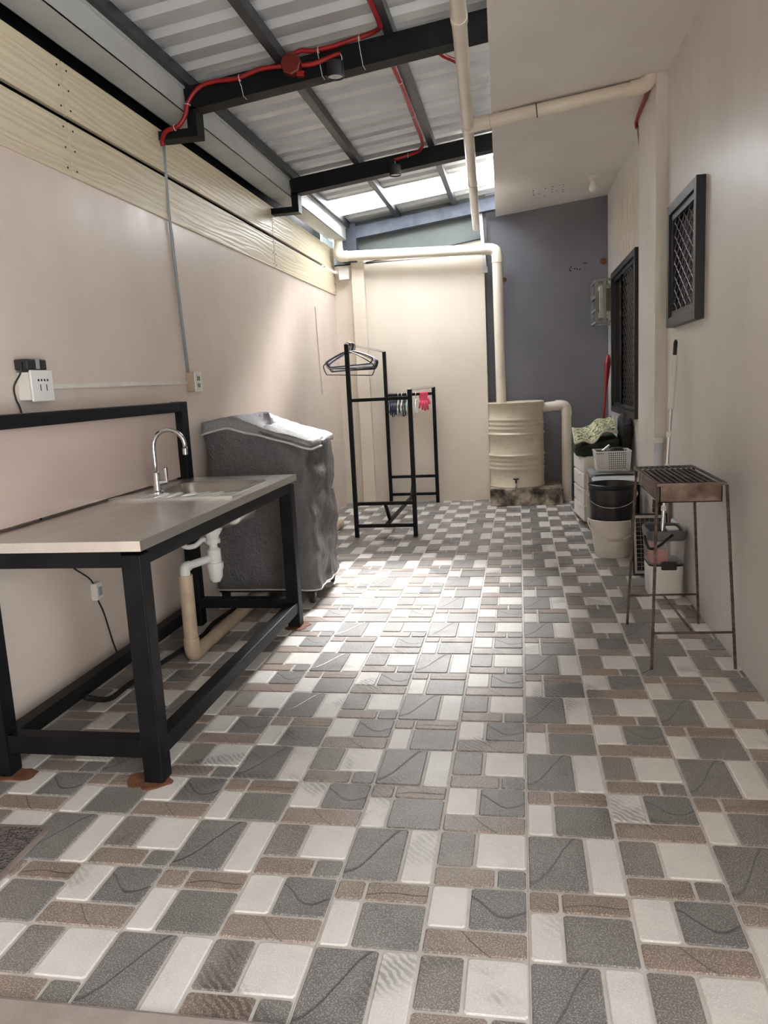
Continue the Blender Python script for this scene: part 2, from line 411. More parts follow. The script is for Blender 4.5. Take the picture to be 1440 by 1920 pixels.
o = bpy.data.objects.new('distant_tiles', mesh_uv('distant_tiles', sv, sf, su, allm, sm)); COL.objects.link(o); o.parent = fl; o.location = -fl.location; o['kind'] = 'stuff'

# left wall with wood-grain boards above
wl = struct(MB().box((XL-.12, YN, -.1), (XL, 8.7, 2.30)).build('wall_left', wall_cream))
for z0, z1 in ((2.285, 2.515), (2.54, 2.765)):
    for y0, y1 in ((YN, .4), (.4, 3.352), (3.356, 6.296), (6.30, 8.45)):
        b = MB().bbox((XL-.012, y0+.002, z0), (XL+.010, y1-.002, z1), .002).build('siding_board', woodm, wl)
        n = MB()
        for ye in (y0+.035, y1-.035):
            for zz in (z0+.03, (z0+z1)/2, z1-.03): n.cyl((XL+.009, ye, zz), (XL+.0125, ye, zz), .0045, 8)
        n.build('nail', black_steel, b)
struct(MB().box((XL-.10, YN, 2.30), (XL-.07, 8.22, 3.3)).build('trim_1', black_steel), 'added black backing sheet that darkens the gaps behind the wood grain boards')  # backing added so the gaps around boards and gutter stay dark
wr = struct(MB().box((XR, .4, -.1), (XR+.12, 8.72, 3.3)).box((XR, YN, 2.4), (XR+.12, .4, 3.3)).build('wall_right', wall_white))
MB().bbox((.865, 5.30, -.05), (XR+.01, 6.0, 3.16), .004).build('pilaster', pil_paint, wr)
wb = struct(MB().box((-2.06, YB, -.1), (-.33, YB+.14, 2.60)).add(
    [(-2.06, YB, 2.60), (-.33, YB, 2.60), (-.33, YB, 2.735), (-2.06, YB, 2.585), (-2.06, YB+.14, 2.60), (-.33, YB+.14, 2.60), (-.33, YB+.14, 2.735), (-2.06, YB+.14, 2.585)],
    [(0, 1, 2, 3), (4, 5, 6, 7), (3, 2, 6, 7), (1, 5, 6, 2)]).build('wall_back', wall_back))
MB().bbox((-1.735, YB-.075, -.02), (-1.60, YB+.02, 2.63), .004).build('pilaster', wall_back, wb)
wg = struct(MB().box((-.36, YG, -.1), (XR+.1, YG+.12, 3.3)).build('wall_back_grey', wall_grey))
MB().box((-.335, YB+.02, 0), (-.325, YG+.01, 2.9)).build('wall_return', wall_grey, wg)
for (x, z, r) in ((-.131, 2.335, .028), (.89, 2.45, .034)):
    MB().lathe([(0, .006), (r*.5, .006), (r, .001), (r*1.05, -.004)], (x, YG, z), 14, 'Y').build('rusty_hole', rust_or, wg)
for k in range(9):
    x = .52+random.random()*.2; z = 2.35+random.random()*.06+(x-.52)*.2
    MB().lathe([(0, .003), (.006, .002), (.008, -.002)], (x, YG, z), 8, 'Y').build('drill_mark', black_steel, wg)
# sheet-metal infill above cream wall
struct(MB().box((-2.06, YB+.05, 2.55), (-.30, YB+.06, 3.25)).build('trim_2', pm('grey_sheet', (98, 104, 101), (86, 92, 89), 2, .5)), 'plain grey sheet closing the gap above the cream wall')
# concrete sill in the foreground
struct(MB().bbox((XL, .75, -.1), (XR, 1.343, .014), .012).build('trim_3', pm('smooth_concrete', (160, 150, 144), (146, 136, 130), 9, .6, bump=.2)), 'pale concrete sill at the edge of the tiles')
# soffit
def zs(x): return 2.975+.11*(x+.2)
so_ = MB(); xa, xb = -.105-(-1.6-3.817)*.0207, -.204
vs = [(xa, YN, zs(-.15)), (XR+.02, YN, zs(XR)), (XR+.02, 8.65, zs(XR)), (xb, 8.65, zs(-.15))]
so_.add(vs+[(a, b, c+.03) for a, b, c in vs], [(3, 2, 1, 0), (4, 5, 6, 7), (0, 1, 5, 4), (1, 2, 6, 5), (2, 3, 7, 6), (3, 0, 4, 7)])
ce = struct(so_.build('ceiling', soffit_m))
hl = MB()
for i in range(6):
    for j in range(4):
        if random.random() < .75:
            x = .18+i*.055+random.uniform(-.01, .01); y = 7.75+j*.1+random.uniform(-.02, .02); hl.cyl((x, y, zs(x)-.002), (x, y, zs(x)+.004), .005, 6)
hl.build('screw_holes', black_steel, ce)['kind'] = 'stuff'

# ------------------------------------------------------------------ roof
roof = sempty('roof', (-.8, 4, 3.0)); roof['label'] = 'ribbed metal lean-to roof on black steel rafters'
def zb(x): return 2.84+.116*(x+1.7)     # underside of rafters
SLOPE = .116
def zsheet(x): return zb(x)+.12+.062
XS0, XS1 = -2.09, .5
def sheet(y0, y1, name, mat):
    P = []; y = y0; pitch = .2
    k0 = math.ceil((y0-1e-6)/pitch); P.append((y0, 0))
    for k in range(k0-1, int(y1/pitch)+2):
        c = k*pitch
        for dy, h in ((-.058, 0), (-.032, .032), (.032, .032), (.058, 0)):
            if y0 < c+dy < y1: P.append((c+dy, h))
    P.append((y1, 0)); P = [p for p in P if y0 <= p[0] <= y1]; P.sort()
    vs = []; 
    for x in (XS0, XS1):
        vs += [(x, y, zsheet(x)+h) for y, h in P]
    n = len(P); m = MB().add(vs, [(i, i+1, n+i+1, n+i) for i in range(n-1)])
    return m.build(name, mat, roof)
ys = [YN, -.6, .4, 1.4, 2.4, 3.4, 4.4, 5.4, 6.4, 7.42]
for a, b in zip(ys[:-1], ys[1:]):
    sheet(a, b, 'roof_sheet', galv)
sheet(8.06, 8.7, 'roof_sheet', galv)
sheet(7.42, 8.06, 'skylight_sheet', skylight_m)
for y in (-.7, 1.0, 2.45, 4.335, 6.335, 8.42):
    x0, x1 = -1.755, .6
    m = galv if y > 8 else black_steel
    m = pm('zinc_primer_beam', (92, 96, 108), (70, 74, 84), 7, .45, .3) if y > 8 else black_steel
    MB().bar((x0, y, zb(x0)+.06), (x1, y, zb(x1)+.06), .10, .12).build('rafter', m, roof)
    if y < 8:
        MB().box((-1.755, y-.05, 2.70), (-1.70, y+.05, 2.85)).box((XL-.06, y-.05, 2.70), (-1.755, y+.05, 2.745)).build('gutter_bracket', black_steel, roof)
for x, wd, h in ((-1.745, .05, .06), (-1.21, .05, .06), (-.62, .05, .06), (-.03, .05, .06)):
    MB().bar((x, YN, zb(x)+.152), (x, 8.68, zb(x)+.152), wd, h).build('purlin', dark_steel, roof)
MB().box((-1.80, 8.362, 2.60), (-1.66, 8.444, 3.0)).build('post', pm('zinc_primer_beam', (92, 96, 108)), roof)
for y in (4.335, 6.335, 2.45):
    MB().box((-2.02, y-.05, 2.3), (-1.96, y+.05, 2.72)).build('post', black_steel, roof)
# gutter
gt = thing('roof_gutter', 'grey box gutter along the low edge of the metal roof', 'gutter', (-1.84, 4, 2.79))
g = MB(); t_ = .004
for a, b in (((-1.93, YN, 2.825), (-1.765, 8.36, 2.83)), ((-1.769, YN, 2.825), (-1.765, 8.36, 2.955)), ((-1.93, YN, 2.825), (-1.926, 8.36, 2.955)), ((-1.93, 8.356, 2.825), (-1.765, 8.36, 2.955))): g.box(a, b)
g.build('trough', gutter_m, gt)
lip = MB().box((-1.768, YN, 2.945), (-1.752, 8.36, 2.957)).build('lip', gutter_m, gt)

# front wall; the yard is open to the side behind the camera
wf = struct(MB().box((XL-.1, YN-.12, -.1), (XR+.1, YN, 3.3)).build('wall_front', wall_cream))
portal((-.75, 7.74, zsheet(-.75)+.05), (0, -math.atan(SLOPE), 0), 2.4, .62)
portal((XR+.13, -.6, 1.2), (math.radians(90), 0, math.radians(90)), 2.0, 2.4)

# ------------------------------------------------------------------ sink table
tb = thing('sink_table', 'black steel sink table with stainless top and pale splashback panel', 'sink table', (-1.55, 3.16, 0))
TZ = .848; TXR, TXL, TY_0, TY_1 = -1.212, -1.862, 2.262, 4.052; LW = .07
for (x0, x1), (y0, y1), zt in (((-1.292, -1.222), (2.275, 2.345), .80), ((-1.292, -1.222), (3.975, 4.045), .80), ((-1.872, -1.802), (2.275, 2.345), 1.27), ((-1.872, -1.802), (3.985, 4.055), 1.27)):
    MB().bbox((x0, y0, 0.003), (x1, y1, zt), .004).build('leg', black_steel, tb)
for a, b in (((-1.802, 2.28, .757), (-1.292, 2.34, .818)), ((-1.802, 3.98, .757), (-1.292, 4.04, .818)), ((-1.287, 2.345, .757), (-1.227, 3.975, .818)), ((-1.867, 2.345, .757), (-1.807, 3.985, .818)),
             ((-1.802, 2.28, .09), (-1.292, 2.34, .155)), ((-1.802, 3.98, .11), (-1.292, 4.04, .165)), ((-1.287, 2.345, .085), (-1.227, 3.975, .145)), ((-1.867, 2.345, .085), (-1.807, 3.985, .145)),
             ((-1.867, 2.345, 1.215), (-1.807, 3.985, 1.268))):
    MB().bbox(a, b, .003).build('rail', black_steel, tb)
for y0, y1, z0, z1 in ((2.345, 3.985, .86, 1.216),):
    MB().box((-1.868, y0, z0), (-1.848, y1, z1)).build('splashback', plywood, tb)
bx0, bx1, by0, by1 = -1.745, -1.315, 3.395, 3.80
top = MB()
for a, b in (((TXL, TY_0, .818), (TXR, by0, TZ)), ((TXL, by1, .818), (TXR, TY_1, TZ)), ((TXL, by0, .818), (bx0, by1, TZ)), ((bx1, by0, .818), (TXR, by1, TZ))): top.box(a, b)
tp = top.build('countertop', steel, tb)
steel3 = pm('bowl_steel_shaded', (190, 185, 178), (174, 168, 160), 3, .3, .95)  # darker tone puts the shade inside the bowl into the colour
steel2 = pm('satin_sink_steel_glare', (236, 235, 232), (226, 224, 220), 3, .3, .9, stretch=(4, .6, 1))  # lighter tone stands in for the bright reflection on the drainboard
iv = [(-1.84, 3.19, TZ+.010), (-1.25, 3.19, TZ+.010), (-1.25, 3.385, TZ+.003), (-1.84, 3.385, TZ+.003)]
MB().add(iv+[(a, b, TZ-.001) for a, b, c in iv], [(0, 1, 2, 3), (7, 6, 5, 4), (0, 4, 5, 1), (1, 5, 6, 2), (2, 6, 7, 3), (3, 7, 4, 0)]).build('drainboard', steel2, tp)
MB().box((TXR-.001, TY_0, .816), (TXR+.004, TY_1, TZ+.002)).box((TXL, TY_0-.004, .816), (TXR+.004, TY_0+.001, TZ+.002)).build('edge_trim', steel, tp)
rg = MB()
for k in range(6):
    x = -1.70+k*.068; rg.tube([(x, 3.195, TZ+.007), (x, 3.22, TZ+.010), (x, 3.35, TZ+.006), (x, 3.375, TZ+.002)], .005, 8)
rg.build('drainboard_ridge', steel2, tp)
bc = ((bx0+bx1)/2, (by0+by1)/2); hx, hy = (bx1-bx0)/2, (by1-by0)/2
rings = [rrect(*bc, hx+.028, hy+.028, .06, TZ+.0005), rrect(*bc, hx+.026, hy+.026, .06, TZ+.004), rrect(*bc, hx-.006, hy-.006, .06, TZ+.003), rrect(*bc, hx-.012, hy-.012, .06, TZ-.01),
         rrect(*bc, hx-.022, hy-.022, .065, TZ-.13), rrect(*bc, hx-.04, hy-.04, .07, TZ-.165), rrect(*bc, hx-.08, hy-.08, .06, TZ-.178), rrect(*bc, .05, .05, .045, TZ-.182), rrect(*bc, .045, .045, .043, TZ-.186)]
out = [rrect(*bc, .06, .06, .05, TZ-.188), rrect(*bc, hx-.07, hy-.07, .07, TZ-.184), rrect(*bc, hx-.03, hy-.03, .075, TZ-.17), rrect(*bc, hx-.016, hy-.016, .068, TZ-.13), rrect(*bc, hx-.007, hy-.007, .062, TZ-.03)]
MB().loft(rings+out, cap0=False).build('sink_bowl', steel3, tb, True, 50)
fc = MB(); fx, fy = -1.70, 3.40
fc.lathe([(.0, 0), (.03, 0), (.03, .008), (.02, .014), (.017, .03), (.017, .09), (.014, .1), (0, .1)], (fx, fy, TZ+.003), 20)
fo = fc.build('faucet', chrome, tb, True, 40)
sp = [(fx, fy, TZ+.09)]+[(fx, fy, TZ+.14), (fx, fy, TZ+.2)]
for k in range(13):
    a = PI-PI*k/12*1.06; sp.append((fx+.075+.075*math.cos(a), fy+.02*(k/12), TZ+.225+.075*math.sin(a)))
MB().tube(sp, .0105, 14).build('spout', chrome, fo, True)
e = V(sp[-1]); e0 = V(sp[-2]); MB().tube([e, e+(e-e0).normalized()*.03], .0125, 14).build('aerator', chrome, fo, True, 40)
MB().tube([(fx, fy, TZ+.055), (fx+.045, fy+.015, TZ+.055)], .011, 12).build('lever_stem', chrome, fo, True, 40)
MB().bbox((fx+.034, fy+.006, TZ+.05), (fx+.05, fy+.024, TZ+.125), .004).build('lever', chrome, fo)
# shims / rust under the legs
def blob(cx, cy, rx, ry, seed, n=22):
    return [(cx+math.cos(2*PI*k/n)*rx*(1+.35*nz((math.cos(2*PI*k/n)*1.5, math.sin(2*PI*k/n)*1.5, 0), 1, seed)), cy+math.sin(2*PI*k/n)*ry*(1+.45*nz((math.cos(2*PI*k/n)*2, math.sin(2*PI*k/n)*2, 0), 1, seed+5))) for k in range(n)]
for nm, cx, cy, rx, ry, sd, lb in (('near', -1.285, 2.30, .078, .065, 1, 'rust-brown shim under the room-side table leg at the plain end of the counter'), ('far', -1.25, 4.0, .075, .07, 3, 'orange rust-stained shim under the table leg beside the covered washer'), ('wall', -1.80, 2.30, .09, .05, 6, 'rust-brown shim under the table leg beside the pale wall')):
    tag(MB().plate(blob(cx, cy, rx, ry, sd), .0002, .003).build('leg_shim', rust_or), lb, 'shim', 'rusty shims under the sink table')

# drain trap and waste pipe
tr = thing('sink_trap', 'white plastic bottle trap hanging under the sink bowl', 'drain trap', (-1.53, 3.6, .45))
MB().lathe([(0, .648), (.055, .655), (.05, .63), (.032, .60), (.032, .585), (.036, .585), (.036, .565), (.02, .565), (.02, .50), (0, .5)], (-1.53, 3.6, 0), 20).build('strainer_cup', white_pl, tr, True, 40)
MB().lathe([(0, .545), (.02, .545), (.034, .53), (.034, .465), (.042, .465), (.042, .44), (.036, .42), (.034, .39), (.02, .365), (0, .362)], (-1.53, 3.6, 0), 20).build('bottle', white_pl, tr, True, 40)
MB().tube(spline([(-1.70, 3.60, .64), (-1.70, 3.58, .60), (-1.67, 3.57, .555), (-1.62, 3.58, .555), (-1.575, 3.59, .585), (-1.54, 3.595, .56)], 6), .013, 12).build('overflow_hose', white_pl, tr, True)
MB().tube([(-1.54, 3.59, .49), (-1.605, 3.44, .485)], .02, 16).lathe([(.026, 0), (.026, .022), (0, .022)], (-1.545, 3.585, .478), 14).build('outlet_pipe', white_pl, tr, True, 40)
MB().tube(spline([(-1.60, 3.45, .485), (-1.607, 3.43, .484), (-1.61, 3.42, .47), (-1.61, 3.42, .43)], 5), .025, 16).build('elbow', white_pl, tr, True, 50)
wp = thing('waste_pipe', 'beige waste pipe standing under the sink and running along the floor behind the washer', 'pipe', (-1.61, 3.42, 0))
MB().tube([(-1.61, 3.42, .06), (-1.61, 3.42, .445)], .034, 20).build('riser', pvc_dirty, wp, True, 40)
MB().tube(spline([(-1.61, 3.42, .13), (-1.61, 3.42, .075), (-1.611, 3.44, .045), (-1.613, 3.50, .040)], 5), .0385, 20).build('elbow', pvc_dirty, wp, True, 50)
MB().tube([(-1.613, 3.49, .038), (-1.66, 6.0, .037), (-1.69, 7.02, .037)], .034, 20).build('floor_run', pvc_dirty, wp, True, 40)
tag(MB().tube(spline([(-1.72, 4.3, .018), (-1.74, 4.0, .016), (-1.71, 3.75, .02), (-1.75, 3.4, .016), (-1.78, 3.1, .016), (-1.77, 2.9, .03), (-1.782, 2.75, .10)], 8), .012, 10).build('hose', rubber, None, True), 'black rubber hose lying under the sink table by the wall', 'hose')

# ------------------------------------------------------------------ outlets on the left wall
oa = thing('wall_outlet', 'white surface-mounted double socket with a black adapter plugged on top', 'outlet', (XL, 2.89, 1.31))
MB().bbox((XL, 2.79, 1.315), (XL+.06, 2.915, 1.425), .004).build('back_box', offwhite_pl, oa)
MB().bbox((XL+.06, 2.78, 1.308), (XL+.07, 2.925, 1.432), .004).build('face_plate', white_pl, oa)
h = MB()
for y in (2.825, 2.845, 2.865, 2.885): h.lathe([(0, .0012), (.005, .0012), (.005, -.001)], (XL+.0702, y, 1.392), 10, 'X')
for y in (2.835, 2.875): h.box((XL+.069, y-.002, 1.35), (XL+.0712, y+.002, 1.375))
h.build('socket_holes', black_pl, oa)
ad = thing('power_adapter', 'black power adapter with a grey sticker on top of the white socket', 'adapter', (XL+.035, 2.85, 1.43))
MB().bbox((XL+.006, 2.775, 1.432), (XL+.066, 2.90, 1.475), .006).build('body', black_pl, ad)
MB().box((XL+.06, 2.825, 1.436), (XL+.0668, 2.85, 1.474)).build('sticker', grey_pl, ad)
MB().cyl((XL+.03, 2.90, 1.455), (XL+.03, 2.925, 1.455), .005, 10).build('pin', chrome, ad)
tag(MB().tube(spline([(XL+.04, 2.772, 1.46), (XL+.035, 2.766, 1.42), (XL+.02, 2.74, 1.37), (XL+.015, 2.75, 1.32), (XL+.02, 2.765, 1.27), (XL+.025, 2.78, 1.1), (XL+.03, 2.80, .8), (XL+.02, 2.95, .62), (XL+.015, 3.12, .5), (XL+.012, 3.16, .40), (XL+.012, 3.20, .32), (XL+.015, 3.25, .15), (XL+.02, 3.3, .02)], 7), .0035, 8).build('adapter_cord', cordm, None, True), 'thin black cord running down the wall behind the sink table', 'cord')
sw = thing('inline_switch', 'small white switch box on the wall under the sink table', 'switch', (XL, 3.16, .37))
MB().bbox((XL, 3.13, .40), (XL+.03, 3.18, .48), .004).build('body', white_pl, sw); MB().bbox((XL+.03, 3.142, .42), (XL+.036, 3.168, .46), .002).build('rocker', grey_pl, sw)
ob = thing('wall_outlet', 'beige socket box where the upright and level wall conduits meet', 'outlet', (XL, 4.42, 1.32))
MB().bbox((XL, 4.375, 1.322), (XL+.055, 4.46, 1.432), .004).build('back_box', pm('beige_box', (168, 148, 128), (156, 136, 118), 8, .5), ob)
MB().bbox((XL+.055, 4.37, 1.318), (XL+.063, 4.465, 1.436), .003).build('face_plate', offwhite_pl, ob)
MB().box((XL+.0625, 4.40, 1.385), (XL+.065, 4.408, 1.41)).box((XL+.0625, 4.422, 1.385), (XL+.065, 4.43, 1.41)).box((XL+.0625, 4.40, 1.345), (XL+.065, 4.408, 1.368)).box((XL+.0625, 4.422, 1.345), (XL+.065, 4.43, 1.368)).build('socket_holes', black_pl, ob)
tag(MB().bar((XL+.0065, 2.925, 1.368), (XL+.0065, 4.372, 1.378), .013, .02).build('cable_trunking', offwhite_pl), 'level pale cable trunking joining the two wall sockets', 'trunking')
tag(MB().tube([(XL+.014, 4.335, 2.70), (XL+.013, 4.33, 2.54), (XL+.012, 4.325, 2.32), (XL+.008, 4.40, 1.436)], .009, 10).build('wall_conduit', grey_pl, None, True), 'thin grey upright conduit from the roof bracket down to the beige socket', 'conduit')
cw = thing('bare_cable', 'thin loose cable stub hanging on the wall behind the clothes rack', 'cable', (XL, 7.55, 1.25))
MB().tube([(XL+.004, 7.528, 2.087), (XL+.005, 7.55, 1.7), (XL+.006, 7.585, 1.32)], .004, 6).build('cable', pm('tan_cable', (214, 196, 178)), cw)
MB().tube([(XL+.006, 7.585, 1.32), (XL+.006, 7.57, 1.27), (XL+.006, 7.59, 1.24), (XL+.006, 7.61, 1.28), (XL+.006, 7.595, 1.33)], .003, 6).build('loop', white_pl, cw)
fb = thing('flood_light', 'small white floodlight at the corner under the gutter pipe', 'light fixture', (-1.82, 8.4, 2.43))
MB().bbox((-1.865, 8.35, 2.43), (-1.755, 8.375, 2.56), .004).build('body', white_pl, fb); MB().box((-1.83, 8.375, 2.47), (-1.79, 8.45, 2.50)).build('arm', black_steel, fb)

# ------------------------------------------------------------------ covered washing machine
wm = thing('washing_machine', 'washing machine under a crumpled silver-grey fabric cover on a wheeled stand', 'washing machine', (-1.56, 4.72, 0))
WX0, WX1, WY0, WY1 = -1.885, -1.235, 4.42, 5.03
def ztop(x): 
    t = (x-WX0)/(WX1-WX0)
    return 1.112+.03*math.sin(min(t/.28, 1)*PI/2)-(.16*((t-.25)/.75)**1.0 if t > .25 else 0)
def wring(t, grow=0, zoff=0, amp=1, seed=0, absz=None):
    c = ((WX0+WX1)/2, (WY0+WY1)/2); R = rrect(*c, (WX1-WX0)/2+grow, (WY1-WY0)/2+grow, .05, 0, 8); out = []
    # densify
    P = []
    for i in range(len(R)):
        a, b = R[i], R[(i+1) % len(R)]; n = max(1, int((b-a).length/.022))
        P += [a.lerp(b, k/n) for k in range(n)]
    for p in P:
        z = .095+t*(ztop(p.x)-.095)+zoff
        q = V((p.x, p.y, z)); d = V((p.x-c[0], p.y-c[1], 0)).normalized()
        side = .5+.9*max(0, (p.x-c[0])/.33)
        f = amp*(.022*nz(q, 3.2, seed)+.014*abs(nz(q, 8, seed+3))+.006*nz(q, 20, seed))*side
        f += amp*.012*math.sin(z*26+3*nz(q, 4, 9))*max(0, (p.x-c[0])/.33)*(1 if p.y < 4.7 else .5)
        if p.x < c[0]-.2: f = min(f, .01)
        out.append(q+d*f)
    return out
rings = [wring(k/34) for k in range(35)]
base = rings[-1]; cc = sum(base, V())/len(base)
caps = [[V((cc.x+(p.x-cc.x)*s_, cc.y+(p.y-cc.y)*s_, 0)) for p in base] for s_ in (.97, .9, .75, .55, .35, .15, .02)]
for r in caps:
    for p in r: p.z = ztop(min(max(p.x, WX0), WX1))+.012+.012*nz(p, 9)
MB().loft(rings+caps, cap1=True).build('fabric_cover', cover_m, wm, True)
fr = [wring(1, .014, dz, .6, 2) for dz in (-.05, -.035, -.015, 0.0)]; b2 = fr[-1]
cps = [[V((cc.x+(p.x-cc.x)*s_, cc.y+(p.y-cc.y)*s_, ztop(min(max(p.x, WX0), WX1))+dz+.012*nz(p, 9)+.006*nz(p, 25))) for p in b2] for s_, dz in ((.985, .02), (.9, .026), (.7, .028), (.45, .028), (.2, .028), (.02, .028))]
for r in fr[:2]:
    for p in r: p.z += .03*max(0, (p.x-WX0)/.65)+.01*nz(p, 6, 4)
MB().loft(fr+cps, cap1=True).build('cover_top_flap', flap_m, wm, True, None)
MB().tube([p+V((0, 0, -.003)) for p in fr[0]], .007, 6, closed=True).build('cover_trim', pm('cover_piping', (206, 200, 196), (190, 184, 180), 12, .7), wm, True)
MB().tube([rings[0][i]+V((0, 0, .002)) for i in range(len(rings[0]))], .005, 6, closed=True).build('cover_hem', pm('cover_piping', (206, 200, 196)), wm, True)
MB().box((-1.87, 4.44, .075), (-1.25, 4.49, .105)).box((-1.87, 4.96, .075), (-1.25, 5.01, .105)).box((-1.87, 4.44, .075), (-1.82, 5.01, .105)).box((-1.30, 4.44, .075), (-1.25, 5.01, .105)).build('stand_frame', black_pl, wm)
for x, y in ((-1.84, 4.465), (-1.28, 4.465), (-1.84, 4.985), (-1.28, 4.985)):
    MB().bbox((x-.022, y-.022, .04), (x+.022, y+.022, .08), .003).build('caster_post', black_pl, wm)
    cs = MB().lathe([(0, -.014), (.022, -.014), (.025, -.008), (.025, .008), (.022, .014), (0, .014)], (x, y, .0252), 18, 'X').build('caster', rubber, wm, True, 40)
    MB().cyl((x-.018, y, .0252), (x+.018, y, .0252), .007, 10).build('axle', chrome, cs)

# ------------------------------------------------------------------ clothes rack
cr = thing('clothes_rack', 'tall black steel drying rack with two silver rails at different heights', 'clothes rack', (-1.16, 7.46, 0))
RF, RBk, RXL, RXR = 6.49, 8.36, -1.42, -.903; pw = .036
for x, y, hgt in ((RXL, RF, 1.655), (RXL, RBk, 1.655), (RXR, RF, 1.255), (RXR, RBk, 1.255)):
    MB().bbox((x-pw/2, y-pw/2, 0), (x+pw/2, y+pw/2, hgt), .003).build('post', black_steel, cr)
for y in (RF, RBk):
    for z in (1.185, .295, .10): MB().bar((RXL+pw/2, y, z), (RXR-pw/2, y, z), .028, .028).build('crossbar', black_steel, cr)
MB().bar((-1.16, RF+.014, .10), (-1.16, RBk-.014, .10), .028, .028).build('brace', black_steel, cr)
MB().bar((-1.16, RF+.014, .29), (-1.16, RF+.22, .112), .026, .026).build('strut', black_steel, cr)
MB().bar((-1.16, RBk-.014, .29), (-1.16, RBk-.22, .112), .026, .026).build('strut', black_steel, cr)
for x, z in ((RXL, 1.655), (RXR, 1.255)):
    MB().cyl((x, RF-.01, z), (x, RBk+.01, z), .013, 14).build('rail', chrome, cr, True, 40)
hm = {'black': pm('hanger_black', (22, 22, 24), (30, 30, 32), 9, .4), 'white': pm('hanger_white', (226, 224, 226), (214, 212, 214), 9, .45), 'blue': pm('hanger_blue_grey', (70, 84, 104), (60, 74, 94), 9, .45), 'lilac': pm('hanger_lilac', (196, 190, 216), (184, 178, 206), 9, .45)}
def hanger(y, kind, wd, drop, lab, tilt=0, r=.0045):
    t = thing('clothes_hanger', lab, 'hanger', (RXL, y, 1.45), 'hangers on the high rail')
    zr = 1.655+.013+r
    hk = [(RXL+.02, y, zr-.035)]+[(RXL+.0185*math.cos(a), y, zr-.018+.0185*math.sin(a)) for a in [math.radians(q) for q in range(-20, 191, 30)]]
    hk = [(RXL, y, 1.60)]+[(RXL+.008, y, 1.612), (RXL+.018, y, 1.635)]+hk[2:]
    MB().tube(hk, .0028, 8).build('hook', chrome if kind == 'white' else hm['black'], t, True)
    z1 = 1.60
    L = V((RXL-wd/2, y, z1-drop*.55+tilt)); R_ = V((RXL+wd/2, y, z1-drop*.55-tilt)); C = V((RXL, y, z1))
    bL = L+V((.012, 0, -drop*.45)); bR = R_+V((-.012, 0, -drop*.45))
    arm = spline([C, C.lerp(R_, .4)+V((0, 0, .012)), R_, R_+V((.008, 0, -drop*.22)), bR], 5); arm2 = spline([bL, L+V((-.008, 0, -drop*.22)), L, C.lerp(L, .4)+V((0, 0, .012)), C], 5)
    MB().tube(arm2+arm[1:], r, 8).build('shoulder', hm[kind], t, True)
    MB().tube([bL, bR], r*.85, 8).build('trouser_bar', hm[kind], t, True)
hanger(6.545, 'black', .42, .20, 'black tube hanger with a low trouser bar, first on the high rail', .012)
for k, kind in enumerate(('black', 'white', 'black', 'blue', 'lilac', 'black', 'white', 'black')):
    hanger(6.575+k*.026, kind, .38+.02*(k % 3), .12+.012*(k % 4), {'black': 'black plastic hanger bunched on the high rail of the rack', 'white': 'white plastic hanger bunched on the high rail of the rack', 'blue': 'blue-grey plastic hanger bunched on the high rail of the rack', 'lilac': 'pale lilac plastic hanger bunched on the high rail of the rack'}[kind], .008*((k % 3)-1), .006)
def small_hanger(x, kind, lab, len_=.16):
    t = thing('small_hanger', lab, 'hanger', (x, RBk, 1.0), 'small hangers on the low crossbar')
    zt = 1.199+.0045
    lp = [(x, RBk+.02*math.sin(a), 1.185+.022*math.cos(a)) for a in [math.radians(q) for q in range(-110, 181, 29)]]
    MB().tube(lp+[(x, RBk, 1.135)], .0035, 6).build('hook', hm[kind], t, True)
    MB().tube([(x, RBk-.10, 1.05), (x, RBk-.05, 1.105), (x, RBk, 1.135), (x, RBk+.045, 1.105), (x, RBk+.07, 1.06), (x, RBk+.06, 1.185-len_), (x, RBk-.09, 1.185-len_), (x, RBk-.10, 1.05)], .006, 6).build('body', hm[kind], t, True)
hm['navy'] = pm('hanger_navy', (30, 36, 84), (24, 30, 72), 9, .4); hm['mint'] = pm('hanger_mint', (178, 206, 190), (164, 194, 178), 9, .45)
SH = {'navy': 'navy blue small hanger on the low crossbar of the rack', 'black': 'black small hanger on the low crossbar of the rack', 'white': 'white small hanger on the low crossbar of the rack', 'mint': 'pale mint small hanger on the low crossbar of the rack'}
for k, kind in enumerate(('black', 'navy', 'navy', 'navy', 'black', 'white', 'black', 'white', 'black', 'black', 'mint')):
    small_hanger(-1.385+k*.0195, kind, SH[kind], .18+.022*(k % 3))
small_hanger(-1.095, 'white', 'white small hanger hanging alone next to the pink gloves', .2)
# pink rubber gloves
gm = pm('pink_rubber', (222, 74, 104), (204, 58, 88), 10, .5)
def glove(y, sgn, lab, dx):
    t = thing('rubber_glove', lab, 'glove', (-1.01+dx, y, .98), 'pink gloves on the crossbar')
    def f(u, v):
        z = 1.205-.10*v; return V((-1.055+dx+.09*u+.004*math.sin(9*v), y+sgn*.006*math.sin(u*PI)+.004*nz((u, v, 0), 4, sgn), z))
    MB().grid(f, 8, 8).build('cuff', gm, t, True, None, .008)
    for k, (ln, ang) in enumerate(((.055, -.25), (.075, -.1), (.085, .02), (.075, .14))):
        x0 = -1.045+dx+k*.023; MB().tube([(x0, y, 1.115), (x0+ang*.02, y, 1.09-ln*.3), (x0+ang*.06, y-.004, 1.095-ln), (x0+ang*.065, y-.005, 1.088-ln)], [.012, .0125, .010, .004], 10).build('finger', gm, t, True)
    MB().tube([(-.965+dx, y, 1.14), (-.952+dx, y, 1.11), (-.95+dx, y, 1.08), (-.952+dx, y, 1.074)], [.011, .012, .010, .004], 10).build('thumb', gm, t, True)
glove(RBk-.024, 1, 'pink rubber glove hung over the low crossbar, fingers down', 0)

